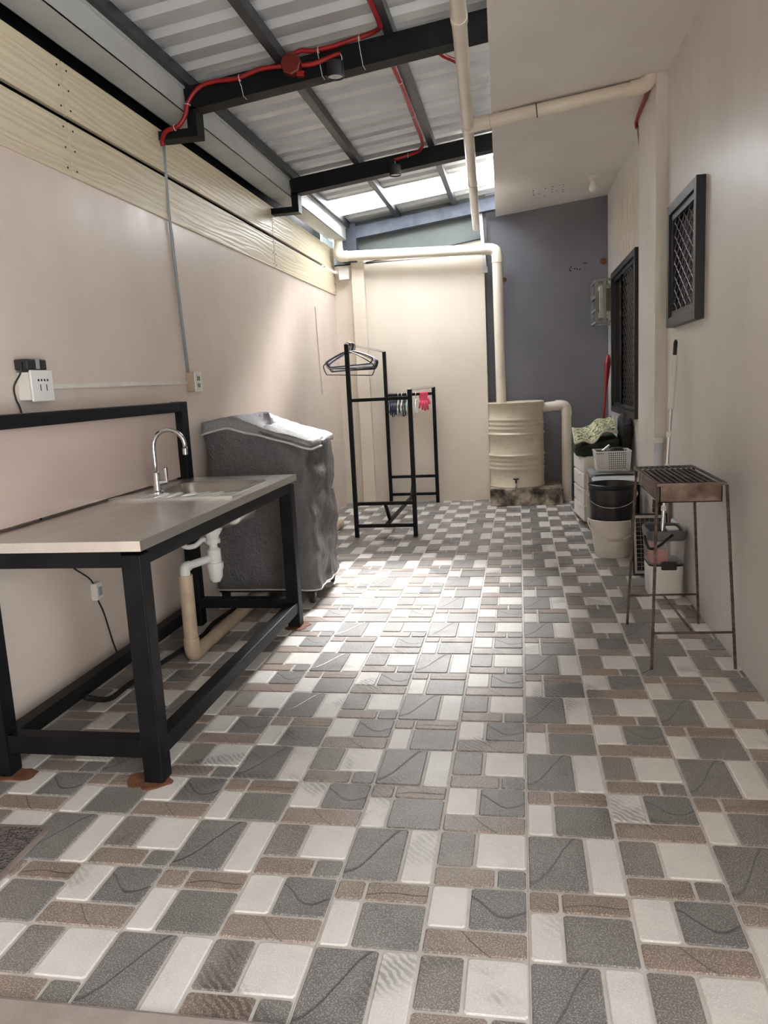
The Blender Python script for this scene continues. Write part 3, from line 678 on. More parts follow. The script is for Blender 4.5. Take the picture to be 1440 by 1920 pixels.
# ------------------------------------------------------------------ drum, base, pipes
tag(MB().bbox((-.318, 8.0, -.002), (.418, 8.59, .178), .012).build('drum_plinth', base_m), 'stained concrete block under the cream steel drum', 'plinth')
DC = (-.038, 8.30); DR = .286
prof = [(0, .19), (DR-.012, .19), (DR-.012, .18), (DR+.002, .18), (DR+.004, .192), (DR-.004, .20)]
def ridge(z, a): return [(DR-.004, z-.02), (DR-.002+a*.5, z-.010), (DR+a, z), (DR-.002+a*.5, z+.010), (DR-.004, z+.02)]
for z, a in ((.375, .004), (.42, .004), (.465, .004), (.515, .012), (.735, .012), (.79, .004), (.835, .004), (.88, .004)): prof += ridge(z, a)
prof += [(DR-.004, 1.03), (DR+.006, 1.04), (DR+.007, 1.055), (DR-.004, 1.06), (DR-.012, 1.052), (DR-.014, 1.035), (0, 1.035)]
dr = thing('steel_drum', 'cream-painted ribbed steel drum on the concrete block', 'drum', (DC[0], DC[1], .178))
MB().lathe(prof, (*DC, 0), 64).build('body', drum_m, dr, True, 50)
fz = thing('drum_tap', 'small grey tap at the foot of the cream drum', 'tap', (-.05, 8.0, .19))
MB().tube([(-.05, 8.03, .235), (-.05, 7.985, .235), (-.05, 7.97, .225), (-.05, 7.965, .195)], .011, 12).build('spout', chrome, fz, True)
MB().lathe([(0, 0), (.01, 0), (.01, .03), (.03, .034), (.03, .046), (0, .046)], (-.05, 7.995, .24), 14).build('handle', black_pl, fz, True, 40)
MB().tube([(-.05, 7.965, .2), (-.05, 7.965, .17)], .009, 10).build('nozzle', pm('teal_hose', (90, 130, 140)), fz)
rp = thing('rain_pipe', 'thick cream pipe from the gutter across the back wall into the drum', 'pipe', (-1.0, 8.3, 1.06))
PR = .052
MB().tube([(-1.84, 8.27, 2.83), (-1.84, 8.27, 2.70)], PR-.002, 20).build('gutter_drop', pvc, rp, True, 40)
MB().tube(spline([(-1.84, 8.27, 2.73), (-1.84, 8.27, 2.69), (-1.815, 8.27, 2.66), (-1.77, 8.27, 2.655), (-1.74, 8.27, 2.655)], 5), PR+.005, 20).build('elbow', pvc, rp, True, 50)
MB().tube([(-1.75, 8.27, 2.655), (-.32, 8.27, 2.612)], PR, 20).build('level_run', pvc, rp, True, 40)
MB().tube(spline([(-.34, 8.27, 2.612), (-.27, 8.27, 2.61), (-.21, 8.27, 2.59), (-.19, 8.27, 2.54), (-.19, 8.27, 2.47)], 5), PR+.005, 20).build('elbow', pvc, rp, True, 50)
MB().tube([(-.19, 8.27, 2.49), (-.185, 8.28, 1.03)], PR, 20).build('down_run', pvc, rp, True, 40)
op = thing('overflow_pipe', 'thick cream pipe from the side of the drum down to the floor', 'pipe', (.47, 8.3, 0))
MB().tube([(DC[0]+DR-.03, 8.29, .985), (.40, 8.29, 1.00)], .05, 20).build('level_run', pvc, op, True, 40)
MB().tube(spline([(.37, 8.29, 1.0), (.42, 8.29, 1.0), (.465, 8.29, .985), (.478, 8.29, .94), (.478, 8.29, .89)], 5), .055, 20).build('elbow', pvc, op, True, 50)
MB().tube([(.478, 8.29, .91), (.474, 8.29, .0)], .05, 20).build('down_run', pvc, op, True, 40)
bk = thing('metal_strap', 'galvanised steel strap on the edge of the grey wall', 'bracket', (-.33, 8.4, 2.4))
MB().bar((-.355, 8.44, 3.0), (-.322, 8.44, 2.45), .035, .006, (0, 1, 0)).build('strap', galv, bk); MB().box((-.345, 8.41, 2.40), (-.295, 8.448, 2.46)).build('foot', galv, bk)
tag(MB().tube(spline([(-1.58, 8.435, 2.60), (-1.2, 8.435, 2.645), (-.8, 8.435, 2.685), (-.36, 8.435, 2.745)], 6), .006, 8).build('wall_cable', cordm, None, True), 'thin black cable along the top of the cream back wall', 'cable')

# ------------------------------------------------------------------ windows
def win(name, y0, y1, z0, z1, panels):
    w_ = sempty(name, (XR, (y0+y1)/2, z0)); xf = .888; fwid = .055
    frm = pm('dark_grey_aluminium', (36, 38, 42), (28, 30, 33), 12, .4, .2, stretch=(1, 1, 20))
    for a, b in (((xf, y0, z0), (XR+.004, y0+fwid, z1)), ((xf, y1-fwid, z0), (XR+.004, y1, z1)), ((xf, y0+fwid, z0), (XR+.004, y1-fwid, z0+fwid)), ((xf, y0+fwid, z1-fwid), (XR+.004, y1-fwid, z1))):
        MB().bbox(a, b, .003).build('window_frame', frm, w_)
    for (a, b, mesh) in panels:
        s0, s1, q0, q1 = a, b, z0+fwid, z1-fwid; k = .035; xx = .905
        sh = MB().box((xx, s0, q0), (XR, s0+k, q1)).box((xx, s1-k, q0), (XR, s1, q1)).box((xx, s0+k, q0), (XR, s1-k, q0+k)).box((xx, s0+k, q1-k), (XR, s1-k, q1)).build('sash', frm, w_)
        MB().box((.928, s0+k, q0+k), (XR-.001, s1-k, q1-k)).build('pane', glass_d, sh)
        if mesh:
            m = MB(); st = .13; Y0, Y1, Z0, Z1 = s0+k, s1-k, q0+k, q1-k
            for sg in (1, -1):
                c = -4.0
                while c < 6:
                    # line z = c + sg*1.7*(y-Y0)
                    sl = .58*sg; ts = sorted([max(Y0, min(Y1, Y0+(zv-c)/sl)) for zv in (Z0, Z1)])
                    if ts[1]-ts[0] > .004: m.tube([(.915+.001*sg, ts[0], c+sl*(ts[0]-Y0)), (.915+.001*sg, ts[1], c+sl*(ts[1]-Y0))], .0022, 5)
                    c += st*.58
            m.build('diamond_mesh', pm('mesh_wire', (120, 116, 112), (100, 96, 92), 20, .4, .6), sh)
    return w_
win('window_1', 4.262, 5.04, 1.555, 2.252, [(4.317, 4.985, True)])['label'] = 'small dark framed window with diamond mesh screen'
win('window_2', 6.36, 7.95, .935, 2.238, [(6.415, 7.30, True), (7.265, 7.895, False)])['label'] = 'tall dark framed sliding window beside the caged air conditioner'

# ------------------------------------------------------------------ caged air conditioner
ac = thing('air_conditioner', 'window air conditioner unit in a grey steel cage on the wall', 'air conditioner', (.85, 8.22, 1.8))
AX0, AX1, AY0, AY1, AZ0, AZ1 = .762, XR-.002, 7.99, 8.45, 1.80, 2.195
cage = pm('cage_grey', (142, 144, 136), (126, 128, 120), 10, .5)
MB().bbox((AX0+.03, AY0+.03, AZ0+.06), (AX1, AY1-.03, AZ1-.05), .006).build('housing', pm('ac_grey', (206, 200, 190), (192, 186, 176), 8, .5), ac)
for k in range(7): MB().box((AX0+.085+k*.012, AY0+.024, AZ0+.10), (AX0+.091+k*.012, AY0+.032, AZ1-.08)).build('louvre', black_pl, ac)
MB().box((AX0+.022, AY0+.08, AZ0+.10), (AX0+.031, AY1-.08, AZ1-.09)).build('rear_grille', pm('coil', (110, 112, 112), (90, 92, 92), 60, .5, .3), ac)
def cb(a, b): MB().bar(a, b, .028, .02).build('cage_bar', cage, ac)
for y in (AY0, AY1):
    cb((AX0, y, AZ0), (AX0, y, AZ1))
    for z in (AZ0, AZ1): cb((AX0, y, z), (AX1, y, z))
cb((AX0+.075, AY0, AZ0), (AX0+.075, AY0, AZ1))
for z in (AZ0, AZ0+.12, AZ0+.245, AZ1): cb((AX0, AY0, z), (AX0, AY1, z))

# ------------------------------------------------------------------ right-hand clutter
# drawer cabinet, slightly turned
cbt = thing('drawer_cabinet', 'white plastic drawer cabinet on small wheels under the dark sliding window', 'cabinet', (.72, 6.95, 0))
rotc = Matrix.Translation((.535, 6.67, 0)) @ Matrix.Rotation(math.radians(5), 4, 'Z')
MB().bbox((.012, 0, .055), (.37, .55, .625), .008, rotc).build('body', offwhite_pl, cbt)
for k in range(4):
    z0 = .065+k*.14; d = MB().bbox((-.012, .012, z0), (.014, .538, z0+.13), .006, rotc).build('drawer', white_pl, cbt)
    MB().bbox((-.018, .18, z0+.095), (-.011, .37, z0+.115), .002, rotc).build('pull', offwhite_pl, d)
for x, y in ((.03, .04), (.03, .5), (.33, .04), (.33, .5)):
    p = rotc @ V((x, y, .024)); MB().lathe([(0, -.012), (.02, -.012), (.0235, -.006), (.0235, .006), (.02, .012), (0, .012)], p, 16, 'Y').build('wheel', pm('amber_wheel', (190, 164, 132)), cbt, True, 40)
    MB().box((p.x-.006, p.y-.014, .03), (p.x+.006, p.y+.014, .06)).build('fork', grey_pl, cbt)
# bins with lids
def bin_(y0, y1, zt, lab, col):
    t = thing('storage_bin', lab, 'bin', (.72, (y0+y1)/2, 0))
    cx, cy = .715, (y0+y1)/2; hx, hy = .175, (y1-y0)/2
    MB().loft([rrect(cx, cy, hx-.03, hy-.02, .03, .001), rrect(cx, cy, hx-.012, hy-.008, .03, zt-.05), rrect(cx, cy, hx-.012, hy-.008, .03, zt-.03)], True, True).build('body', black_pl, t, True, 40)
    MB().loft([rrect(cx, cy, hx, hy, .03, zt-.035), rrect(cx, cy, hx, hy, .03, zt-.012), rrect(cx, cy, hx-.015, hy-.012, .03, zt), rrect(cx, cy, hx-.05, hy-.04, .02, zt), rrect(cx, cy, hx-.06, hy-.05, .02, zt-.006)], True, True).build('lid', col, t, True, 40)
    MB().tube(spline([(cx-hx+.03, y0-.006, zt-.02), (cx-.07, y0-.012, zt-.012), (cx+.07, y0-.012, zt-.012), (cx+hx-.03, y0-.006, zt-.02)], 5), .006, 8).build('latch', black_pl, t, True)
bin_(6.22, 6.60, .535, 'black storage bin with a grey lid carrying the white basket', grey_pl)
bin_(5.90, 6.19, .515, 'black storage bin with a pale grey lid behind the stacked buckets', pm('pale_grey_lid', (196, 200, 202), (182, 186, 190), 6, .45))
# white basket
bs = thing('plastic_basket', 'white perforated plastic basket on the grey bin lid', 'basket', (.715, 6.40, .536))
BX0, BX1, BY0, BY1, BZ0, BZ1 = .588, .85, 6.28, 6.52, .537, .69
m = MB(); tk = .003
def flare(p):
    k = (p.z-BZ0)/(BZ1-BZ0); c = V(((BX0+BX1)/2, (BY0+BY1)/2, 0)); return V((c.x+(p.x-c.x)*(.94+.08*k), c.y+(p.y-c.y)*(.94+.08*k), p.z))
def fbox(a, b): 
    q = MB().box(a, b); m.add([flare(v) for v in q.v], q.f)
nx, nz_ = 17, 9
for yy in (BY0, BY1-tk):
    for i in range(nx+1):
        x = BX0+(BX1-BX0)*i/nx; fbox((x-.0035, yy, BZ0), (x+.0035, yy+tk, BZ1))
    for j in range(nz_+1):
        z = BZ0+(BZ1-BZ0)*j/nz_; fbox((BX0, yy, z-.0035 if j else z), (BX1, yy+tk, z+.0035))
for xx in (BX0, BX1-tk):
    for i in range(15):
        y = BY0+(BY1-BY0)*i/14; fbox((xx, y-.0035, BZ0), (xx+tk, y+.0035, BZ1))
    for j in range(nz_+1):
        z = BZ0+(BZ1-BZ0)*j/nz_; fbox((xx, BY0, z-.0035 if j else z), (xx+tk, BY1, z+.0035))
fbox((BX0, BY0, BZ0), (BX1, BY1, BZ0+.003)); m.build('perforated_body', white_pl, bs)
rm = [rrect((BX0+BX1)/2, (BY0+BY1)/2, (BX1-BX0)/2*1.03+.006, (BY1-BY0)/2*1.03+.006, .015, BZ1), rrect((BX0+BX1)/2, (BY0+BY1)/2, (BX1-BX0)/2*1.03+.006, (BY1-BY0)/2*1.03+.006, .015, BZ1+.008), rrect((BX0+BX1)/2, (BY0+BY1)/2, (BX1-BX0)/2*1.02-.006, (BY1-BY0)/2*1.02-.006, .012, BZ1+.008), rrect((BX0+BX1)/2, (BY0+BY1)/2, (BX1-BX0)/2*1.02-.006, (BY1-BY0)/2*1.02-.006, .012, BZ1)]
MB().loft(rm+rm[:1]).build('rim', white_pl, bs, True, 40)
hb = thing('hand_brush', 'small brush with a metal handle poking out of the white basket', 'brush', (.68, 6.4, .6))
MB().tube([(.64, 6.36, .69), (.70, 6.38, .735)], .011, 12).build('handle', chrome, hb, True, 40); MB().bbox((.60, 6.34, .66), (.65, 6.39, .70), .006).build('head', black_pl, hb)
tag(MB().loft([rrect(.76, 6.41, .06, .07, .02, .545), rrect(.76, 6.41, .065, .075, .02, .68), rrect(.76, 6.41, .04, .05, .02, .715)], True, True).build('black_pouch', black_pl, None, True, 50), 'black pouch inside the white perforated basket', 'pouch')
# green blanket, printed mat and charcoal cloth on the cabinet
def heap(cx, cy, hx, hy, z0, hfun, seed, name, mat, amp=.02, n=26):
    m = MB()
    rr = []
    for k in range(n):
        t = k/(n-1); s_ = 1.0 if t < .45 else math.cos((t-.45)/.55*PI/2)**.75
        grow = 1+.10*math.sin(min(t/.45, 1)*PI)
        ring = []
        for p in rrect(cx, cy, hx*max(s_, .02)*grow, hy*max(s_, .02)*grow, min(.05, hx*max(s_, .02)*.6, hy*max(s_, .02)*.6), 0, 8):
            hh = hfun(p.x, p.y); q = V((p.x, p.y, z0+hh*math.sin(min(t/.5, 1)*PI/2)**1.0)); d = V((p.x-cx, p.y-cy, .02)).normalized()
            ring.append(q+d*amp*(nz(q, 9, seed)+.6*nz(q, 22, seed))*(1 if k else .2))
        for q in ring: q.z = max(q.z, z0)
        rr.append(ring)
    m.loft(rr, True, True); return m.build(name, mat, None, True)
tag(heap(.632, 6.90, .165, .23, .628, lambda x, y: .085+.22*max(0, x-.56)+.10*max(0, y-6.75)+.02*nz((x, y, 0), 7), 3, 'blanket', green_m, .014), 'folded dark green blanket on top of the white drawer cabinet', 'blanket')
def mat_f(u, v):
    x = .455+.34*u; y = 6.665+.33*v+.02*u
    z = .735+.06*(1/(1+math.exp(-(u-.55)*22)))+.03*u+.10*v+.012*math.sin(u*11+v*2)+.010*nz((u*3, v*3, 1), 1.5)
    return V((x, y, z))
fm = thing('printed_mat', 'leaf-printed white and green mat rumpled over the green blanket', 'mat', (.65, 6.85, .72))
MB().grid(mat_f, 28, 14).build('sheet', print_m, fm, True, None, .016)
ed = [mat_f(i/20, 0) for i in range(21)]+[mat_f(1, j/10) for j in range(1, 11)]+[mat_f(1-i/20, 1) for i in range(1, 21)]+[mat_f(0, 1-j/10) for j in range(1, 10)]
MB().tube(ed, .009, 8, closed=True).build('edging', pm('cream_piping', (206, 200, 180), (190, 184, 164), 16, .8), fm, True)
tag(heap(.872, 6.84, .036, .16, .63, lambda x, y: .34+.03*nz((x, y, 0), 9)-.5*abs(y-6.86), 8, 'charcoal_cloth', charcoal_m, .018), 'charcoal cloth bunched upright between the blanket and the sliding window', 'cloth')
# buckets
bw = thing('bucket', 'off-white bucket on the floor holding a black pail', 'bucket', (.64, 5.68, 0))
MB().lathe([(0, .001), (.118, .001), (.122, .008), (.148, .20), (.158, .262), (.168, .266), (.17, .274), (.166, .28), (.158, .276), (.152, .262), (.116, .012), (0, .012)], (.64, 5.68, 0), 48).build('shell', offwhite_pl, bw, True, 40)
hd = [V((.64+.172*math.cos(a), 5.68-.02-.165*abs(math.sin(a)), .262-.115*math.sin(a))) for a in [PI-PI*k/20 for k in range(21)]]
MB().tube(hd, .0045, 8).build('handle', offwhite_pl, bw, True)
MB().tube(hd[8:13], .009, 10).build('grip', pm('grip_tan', (200, 188, 170)), bw, True, 40)
bb = thing('bucket', 'black paint pail nested in the off-white bucket', 'bucket', (.64, 5.68, .014))
MB().lathe([(0, .014), (.113, .014), (.15, .30), (.156, .48), (.163, .48), (.163, .495), (.157, .497), (.165, .515), (.167, .527), (.162, .53), (.158, .52), (.146, .30), (.108, .02), (0, .02)], (.64, 5.68, 0), 48).build('shell', pm('pail_black', (16, 16, 18), (26, 26, 28), 6, .38), bb, True, 40)
hd = [V((.64+.17*math.cos(a), 5.68-.165*abs(math.sin(a))*.98-.01, .45-.085*math.sin(a)+.05*math.cos(a)*0)) for a in [PI-PI*k/20 for k in range(21)]]
hd = [V((p.x, p.y, p.z+.02*(p.x-.47)/.34)) for p in hd]
MB().tube(hd, .003, 8).build('wire_handle', chrome, bb, True)
for sx in (-1, 1): MB().cyl((.64+sx*.160, 5.67, .45), (.64+sx*.176, 5.67, .45), .012, 12).build('handle_lug', offwhite_pl, bb)
# solar panel
sl = thing('solar_panel', 'small solar panel with black rim leaning behind the mop bucket', 'solar panel', (.80, 5.12, 0))
lean = Matrix.Translation((.70, 5.06, .006)) @ Matrix.Rotation(math.radians(-14), 4, 'X')
MB().bbox((0, -.008, 0), (.225, .010, .40), .006, lean).build('rim', rubber, sl)
MB().box((.012, -.0095, .012), (.213, -.007, .388), lean).build('backing', pm('panel_silver', (186, 182, 176), (170, 166, 160), 20, .4), sl)
for i in range(6):
    for j in range(12):
        MB().box((.026+i*.029, -.0112, .03+j*.0285), (.026+i*.029+.0265, -.009, .03+j*.0285+.026), lean).build('cell', solar_m, sl)
# grey floor pad
tag(MB().plate([(.66, 4.80), (.86, 4.83), (.86, 5.03), (.665, 4.99)], .0003, .006).build('floor_pad', pm('pad_grey', (132, 128, 124), (116, 112, 108), 14, .8)), 'thin grey pad on the tiles in front of the solar panel', 'pad')
# pale conduit on pilaster and black canister
pc = thing('conduit_stub', 'pale blue-white pipe fixed low on the pilaster', 'pipe', (.85, 5.26, .5))
MB().cyl((.885, 5.265, .47), (.885, 5.265, .86), .028, 20).build('pipe', pm('pale_blue_pvc', (200, 206, 210), (188, 194, 200), 6, .4), pc, True, 40)
MB().bbox((.858, 5.235, .84), (.912, 5.299, .875), .004).build('collar', offwhite_pl, pc)
ct = thing('black_canister', 'black ribbed canister below the pale pipe on the pilaster', 'canister', (.885, 5.255, .40))
MB().lathe([(0, .385), (.036, .385), (.04, .39), (.04, .41), (.036, .415), (.04, .42), (.04, .44), (.036, .445), (.038, .468), (.03, .47), (0, .47)], (.887, 5.25, 0), 24).build('body', black_pl, ct, True, 40)
MB().cyl((.887, 5.25, .0), (.887, 5.25, .385), .012, 12).build('stem', black_pl, ct)
# spin mop bucket
mb = thing('mop_bucket', 'tall mop bucket with white base, clear sides and grey rim', 'mop bucket', (.815, 4.63, 0))
mc = (.812, 4.635)
MB().loft([rrect(*mc, .085, .105, .03, .001), rrect(*mc, .09, .11, .035, .012), rrect(*mc, .096, .118, .04, .19), rrect(*mc, .094, .116, .04, .20)], True, True).build('base', white_pl, mb, True, 40)
MB().loft([rrect(*mc, .098, .12, .04, .196), rrect(*mc, .099, .121, .04, .204), rrect(*mc, .096, .118, .04, .208)], True, True).build('seam_band', rubber, mb, True, 40)
MB().loft([rrect(*mc, .097, .119, .04, .206), rrect(*mc, .102, .125, .04, .37)]).build('clear_wall', clear_m, mb, True, None, .003)
MB().loft([rrect(*mc, .10, .122, .04, .345), rrect(*mc, .106, .130, .042, .352), rrect(*mc, .109, .133, .045, .395), rrect(*mc, .105, .128, .04, .405), rrect(*mc, .094, .118, .035, .402), rrect(*mc, .09, .114, .035, .36)]).build('rim', pm('rim_grey', (92, 96, 100), (80, 84, 88), 9, .4), mb, True, 40)
red_in = pm('salmon_plastic', (206, 92, 88), (192, 80, 78), 8, .5)
MB().loft([rrect(.775, 4.62, .045, .09, .02, .21), rrect(.775, 4.62, .045, .09, .02, .29)], True, True).loft([rrect(.755, 4.60, .02, .07, .015, .29), rrect(.755, 4.60, .02, .07, .015, .345)], True, True).build('wringer', red_in, mb, True, 40)
MB().loft([rrect(.86, 4.64, .03, .06, .02, .385), rrect(.86, 4.64, .03, .06, .02, .398)], True, True).build('spout_lid', white_pl, mb, True, 40)
MB().bbox((.78, 4.508, .175), (.865, 4.522, .225), .006).build('clasp', black_pl, mb)
MB().tube(spline([(.702, 4.60, .36), (.70, 4.56, .33), (.715, 4.50, .305), (.76, 4.497, .32), (.81, 4.499, .36), (.84, 4.50, .385)], 6), .0075, 8).build('carry_handle', rubber, mb, True)
mp_ = thing('flat_mop', 'steel-handled mop with white grip standing in the mop bucket', 'mop', (.79, 4.60, .23))
p0, p1 = V((.793, 4.60, .30)), V((.898, 4.79, 1.48))
def along(z): return p0.lerp(p1, (z-p0.z)/(p1.z-p0.z))
MB().tube([p0, along(1.1)], .0115, 14).build('pole', chrome, mp_, True, 40)
MB().tube([along(1.08), along(1.385)], .0175, 16).build('grip', white_pl, mp_, True, 40)
MB().tube([along(1.38), along(1.46), along(1.475)], [.011, .012, .006], 12).build('hang_loop', black_pl, mp_, True, 40)
for z in (.5, .735, .92): MB().tube([along(z), along(z+.03)], .015, 14).build('collar', white_pl, mp_, True, 40)
MB().bbox((.765, 4.55, .235), (.82, 4.66, .30), .01).build('head', pm('mop_head', (70, 70, 74)), mp_)
tag(MB().bbox((.905, 4.785, .004), (.930, 4.94, .40), .01).build('folded_board', pm('pale_board', (206, 210, 216), (190, 194, 200), 5, .5)), 'narrow pale board standing against the wall beside the mop bucket', 'board')
tag(MB().bar((.915, 5.02, .003), (.925, 5.06, .62), .022, .018, (1, 0, 0)).build('wooden_stick', pm('brown_stick', (126, 100, 80), (108, 84, 66), 14, .6)), 'brown wooden stick upright against the wall behind the mop bucket', 'stick')
# charcoal grill
gr = thing('charcoal_grill', 'rusty charcoal grill on four thin splayed iron legs by the wall', 'grill', (.72, 3.74, 0))
tx0, tx1, ty0, ty1, tz0, tz1 = .585, .84, 3.44, 4.04, .742, .815
MB().box((tx0, ty0, tz0), (tx1, ty1, tz0+.004)).box((tx0, ty0, tz0), (tx0+.004, ty1, tz1)).box((tx1-.004, ty0, tz0), (tx1, ty1, tz1)).box((tx0, ty0, tz0), (tx1, ty0+.004, tz1)).box((tx0, ty1-.004, tz0), (tx1, ty1, tz1)).build('tray', rust, gr)
gx0, gx1, gy0, gy1, gz = .568, .848, 3.415, 4.065, .823
dk = pm('sooty_iron', (58, 50, 46), (40, 34, 32), 30, .5, .5)
for k in range(11):
    x = gx0+.012+k*(gx1-gx0-.024)/10; MB().cyl((x, gy0, gz+.004), (x, gy1, gz+.004), .0042, 8).build('grate_bar', dk, gr, True, 40)
for y in (gy0, gy1): MB().bar((gx0, y, gz), (gx1, y, gz), .012, .012).build('grate_frame', rust, gr)
for x in (gx0, gx1): MB().bar((x, gy0, gz), (x, gy1, gz), .008, .010).build('grate_frame', rust, gr)
LG = [((.572, 3.42, .818), (.552, 3.414, .0)), ((.852, 3.42, .818), (.906, 3.43, .0)), ((.578, 4.06, .818), (.532, 4.055, .0)), ((.852, 4.06, .818), (.890, 4.072, .0))]
for a, b in LG:
    n = 60; MB().tube([V(a).lerp(V(b), k/n) for k in range(n+1)], [.0062+.0009*(k % 2) for k in range(n+1)], 8).build('leg', rebar, gr, True)
def lz(i, z): a, b = V(LG[i][0]), V(LG[i][1]); return a.lerp(b, (a.z-z)/(a.z-b.z))
MB().tube([lz(0, .166), lz(1, .168)], .0055, 8).build('stretcher', rebar, gr, True); MB().tube([lz(2, .157), lz(3, .158)], .0055, 8).build('stretcher', rebar, gr, True)
MB().tube([lz(0, .166).lerp(lz(1, .168), .5), lz(2, .157).lerp(lz(3, .158), .5)], .0055, 8).build('stretcher', rebar, gr, True)
# red broom handle
rb = thing('red_dustpan_handle', 'red long handle with a wide grip leaning in the back corner', 'broom', (.80, 7.6, 0))
q0, q1 = V((.72, 7.62, .02)), V((.872, 8.02, 1.48))
MB().tube([q0, q0.lerp(q1, .80)], .011, 12).build('pole', red_flex, rb, True, 40)
MB().tube([q0.lerp(q1, t) for t in (.78, .82, .88, .94, .98, 1.0)], [.013, .018, .026, .03, .026, .012], 14).build('grip', red_flex, rb, True, 40)
MB().bbox((.62, 7.58, .003), (.80, 7.66, .06), .01).build('head', red_flex, rb)
# rubber mat
rmat = thing('door_mat', 'dark pebbled mat with a grey border lying on the tiles', 'mat', (-1.66, 1.6, 0))
vm = NT('pebbled_rubber'); vo = vm.new('TexVoronoi'); vo.inputs['Scale'].default_value = 120; vm.link(vm.pos(), vo.inputs['Vector'])
vm.link(vm.ramp(vo.outputs['Distance'], [(.2, s2l((34, 31, 30))), (.6, s2l((110, 102, 98)))]), vm.b.inputs['Base Color']); vm.b.inputs['Roughness'].default_value = .7; vm.bump(vo.outputs['Distance'], .7, .006)
MB().plate([(-1.90, 1.37), (-1.455, 1.37), (-1.475, 1.975), (-1.90, 1.96)], .0003, .010).build('pile', vm.m, rmat)
MB().plate([(-1.92, 1.35), (-1.435, 1.35), (-1.458, 1.995), (-1.92, 1.98)], .0002, .006).build('border', pm('mat_border', (142, 128, 122), (126, 114, 108), 12, .7), rmat)

# ------------------------------------------------------------------ ceiling services
def ties(o, pts, r):
    for p, d in pts:
        d = V(d).normalized(); a = d.orthogonal().normalized(); b = d.cross(a)
        MB().tube([V(p)+(a*math.cos(q)+b*math.sin(q))*r for q in [2*PI*k/14 for k in range(14)]], .0018, 6, closed=True).build('cable_tie', white_pl, o)
rc = thing('red_conduit', 'red flexible conduit climbing from the wall to the round box on the rafter', 'conduit', (-1.5, 4.25, 2.7))
yb = 4.262
P1 = spline([(XL+.026, 4.30, 2.672), (XL+.03, 4.29, 2.70), (-1.87, yb, 2.735), (-1.80, yb, 2.752), (-1.755, yb, 2.80), (-1.728, yb, 2.87), (-1.66, yb, 2.935), (-1.56, yb, 2.955), (-1.44, yb, 2.955), (-1.32, yb, 2.985), (-1.19, yb, 2.988)], 6)
MB().tube(P1, .0125, 12).build('hose', red_flex, rc, True)
ties(rc, [((-1.43, yb, 2.956), (1, 0, .1)), ((-1.735, yb, 2.855), (.2, 0, 1)), ((-1.82, yb, 2.747), (1, 0, .2))], .016)
def strand(o, x, z):
    MB().tube([(x-.006, yb-.012, z), (x, 4.279, zb(x)+.05), (x+.008, 4.281, zb(x)-.002), (x+.010, 4.33, zb(x)-.003)], .0018, 6).build('cable_tie', white_pl, o, True)
strand(rc, -1.43, 2.955)
jb = thing('junction_box', 'round dark red junction box on the first black rafter', 'junction box', (-1.14, 4.26, 2.94))
MB().lathe([(0, .026), (.048, .026), (.055, .022), (.057, -.02), (0, -.02)], (-1.14, 4.262, 2.987), 8, 'Y').build('box', red_dark, jb)
MB().bbox((-1.115, 4.25, 2.925), (-1.075, 4.28, 2.95), .004).build('spigot', red_flex, jb)
r2_ = thing('red_conduit', 'red flexible conduit from the round box along the top of the rafter', 'conduit', (-.9, 4.25, 3.0))
P2 = spline([(-1.12, yb, 3.04), (-1.08, yb, 3.05), (-1.02, yb, 3.042), (-.92, yb, 3.05), (-.82, yb, 3.068), (-.72, yb, 3.085), (-.665, 4.23, 3.09), (-.645, 4.15, 3.08), (-.65, 3.9, 3.085), (-.665, 3.4, 3.085)], 6)
MB().tube(P2, .0125, 12).build('hose', red_flex, r2_, True); ties(r2_, [((-.99, yb, 3.044), (1, 0, 0)), ((-.77, yb, 3.077), (1, 0, .1))], .016)
strand(r2_, -.99, 3.044); strand(r2_, -.77, 3.077)
r3_ = thing('red_conduit', 'short red flexible conduit from the round box to the nearer downlight', 'conduit', (-.98, 4.25, 2.97))
MB().tube(spline([(-1.085, yb, 2.978), (-1.03, yb, 2.978), (-.97, yb, 2.99), (-.92, yb, 3.003), (-.875, yb, 3.012)], 6), .0125, 12).build('hose', red_flex, r3_, True)
MB().tube(spline([(-.876, yb, 3.012), (-.868, yb, 2.99), (-.872, yb, 2.965)], 4), .002, 6).build('wire', white_pl, r3_, True)
r4_ = thing('red_conduit', 'red flexible conduit along the purlin to the farther downlight', 'conduit', (-.7, 5.3, 3.0))
P4 = spline([(-.665, 4.39, 3.075), (-.66, 4.7, 3.075), (-.655, 5.1, 3.07), (-.66, 5.6, 3.07), (-.665, 6.05, 3.065), (-.69, 6.2, 3.055), (-.76, 6.262, 3.04), (-.91, 6.262, 3.01)], 6)
MB().tube(P4, .0125, 12).build('hose', red_flex, r4_, True); ties(r4_, [((-.655, 4.9, 3.073), (0, 1, 0)), ((-.658, 5.5, 3.07), (0, 1, 0)), ((-.8, 6.262, 3.032), (1, 0, -.1))], .016)
MB().tube(spline([(-.908, 6.262, 3.008), (-.90, 6.262, 2.98), (-.893, 6.262, 2.95)], 4), .002, 6).build('wire', white_pl, r4_, True)
r5_ = thing('red_conduit', 'red flexible conduit from the rafter across to the pale branch pipe', 'conduit', (-.3, 4.9, 2.98))
MB().tube(spline([(-.43, 4.39, 3.055), (-.36, 4.5, 3.03), (-.285, 4.62, 3.022), (-.27, 4.9, 3.01), (-.285, 5.2, 2.998), (-.25, 5.42, 2.98), (-.19, 5.455, 2.962), (.1, 5.432, 2.982), (.5, 5.40, 3.026), (.72, 5.375, 3.05), (.80, 5.36, 3.055), (.842, 5.40, 3.06), (.848, 5.55, 3.055), (.850, 5.80, 3.05), (.852, 6.02, 3.035), (.856, 6.03, 2.99)], 6), .0125, 12).build('hose', red_flex, r5_, True)
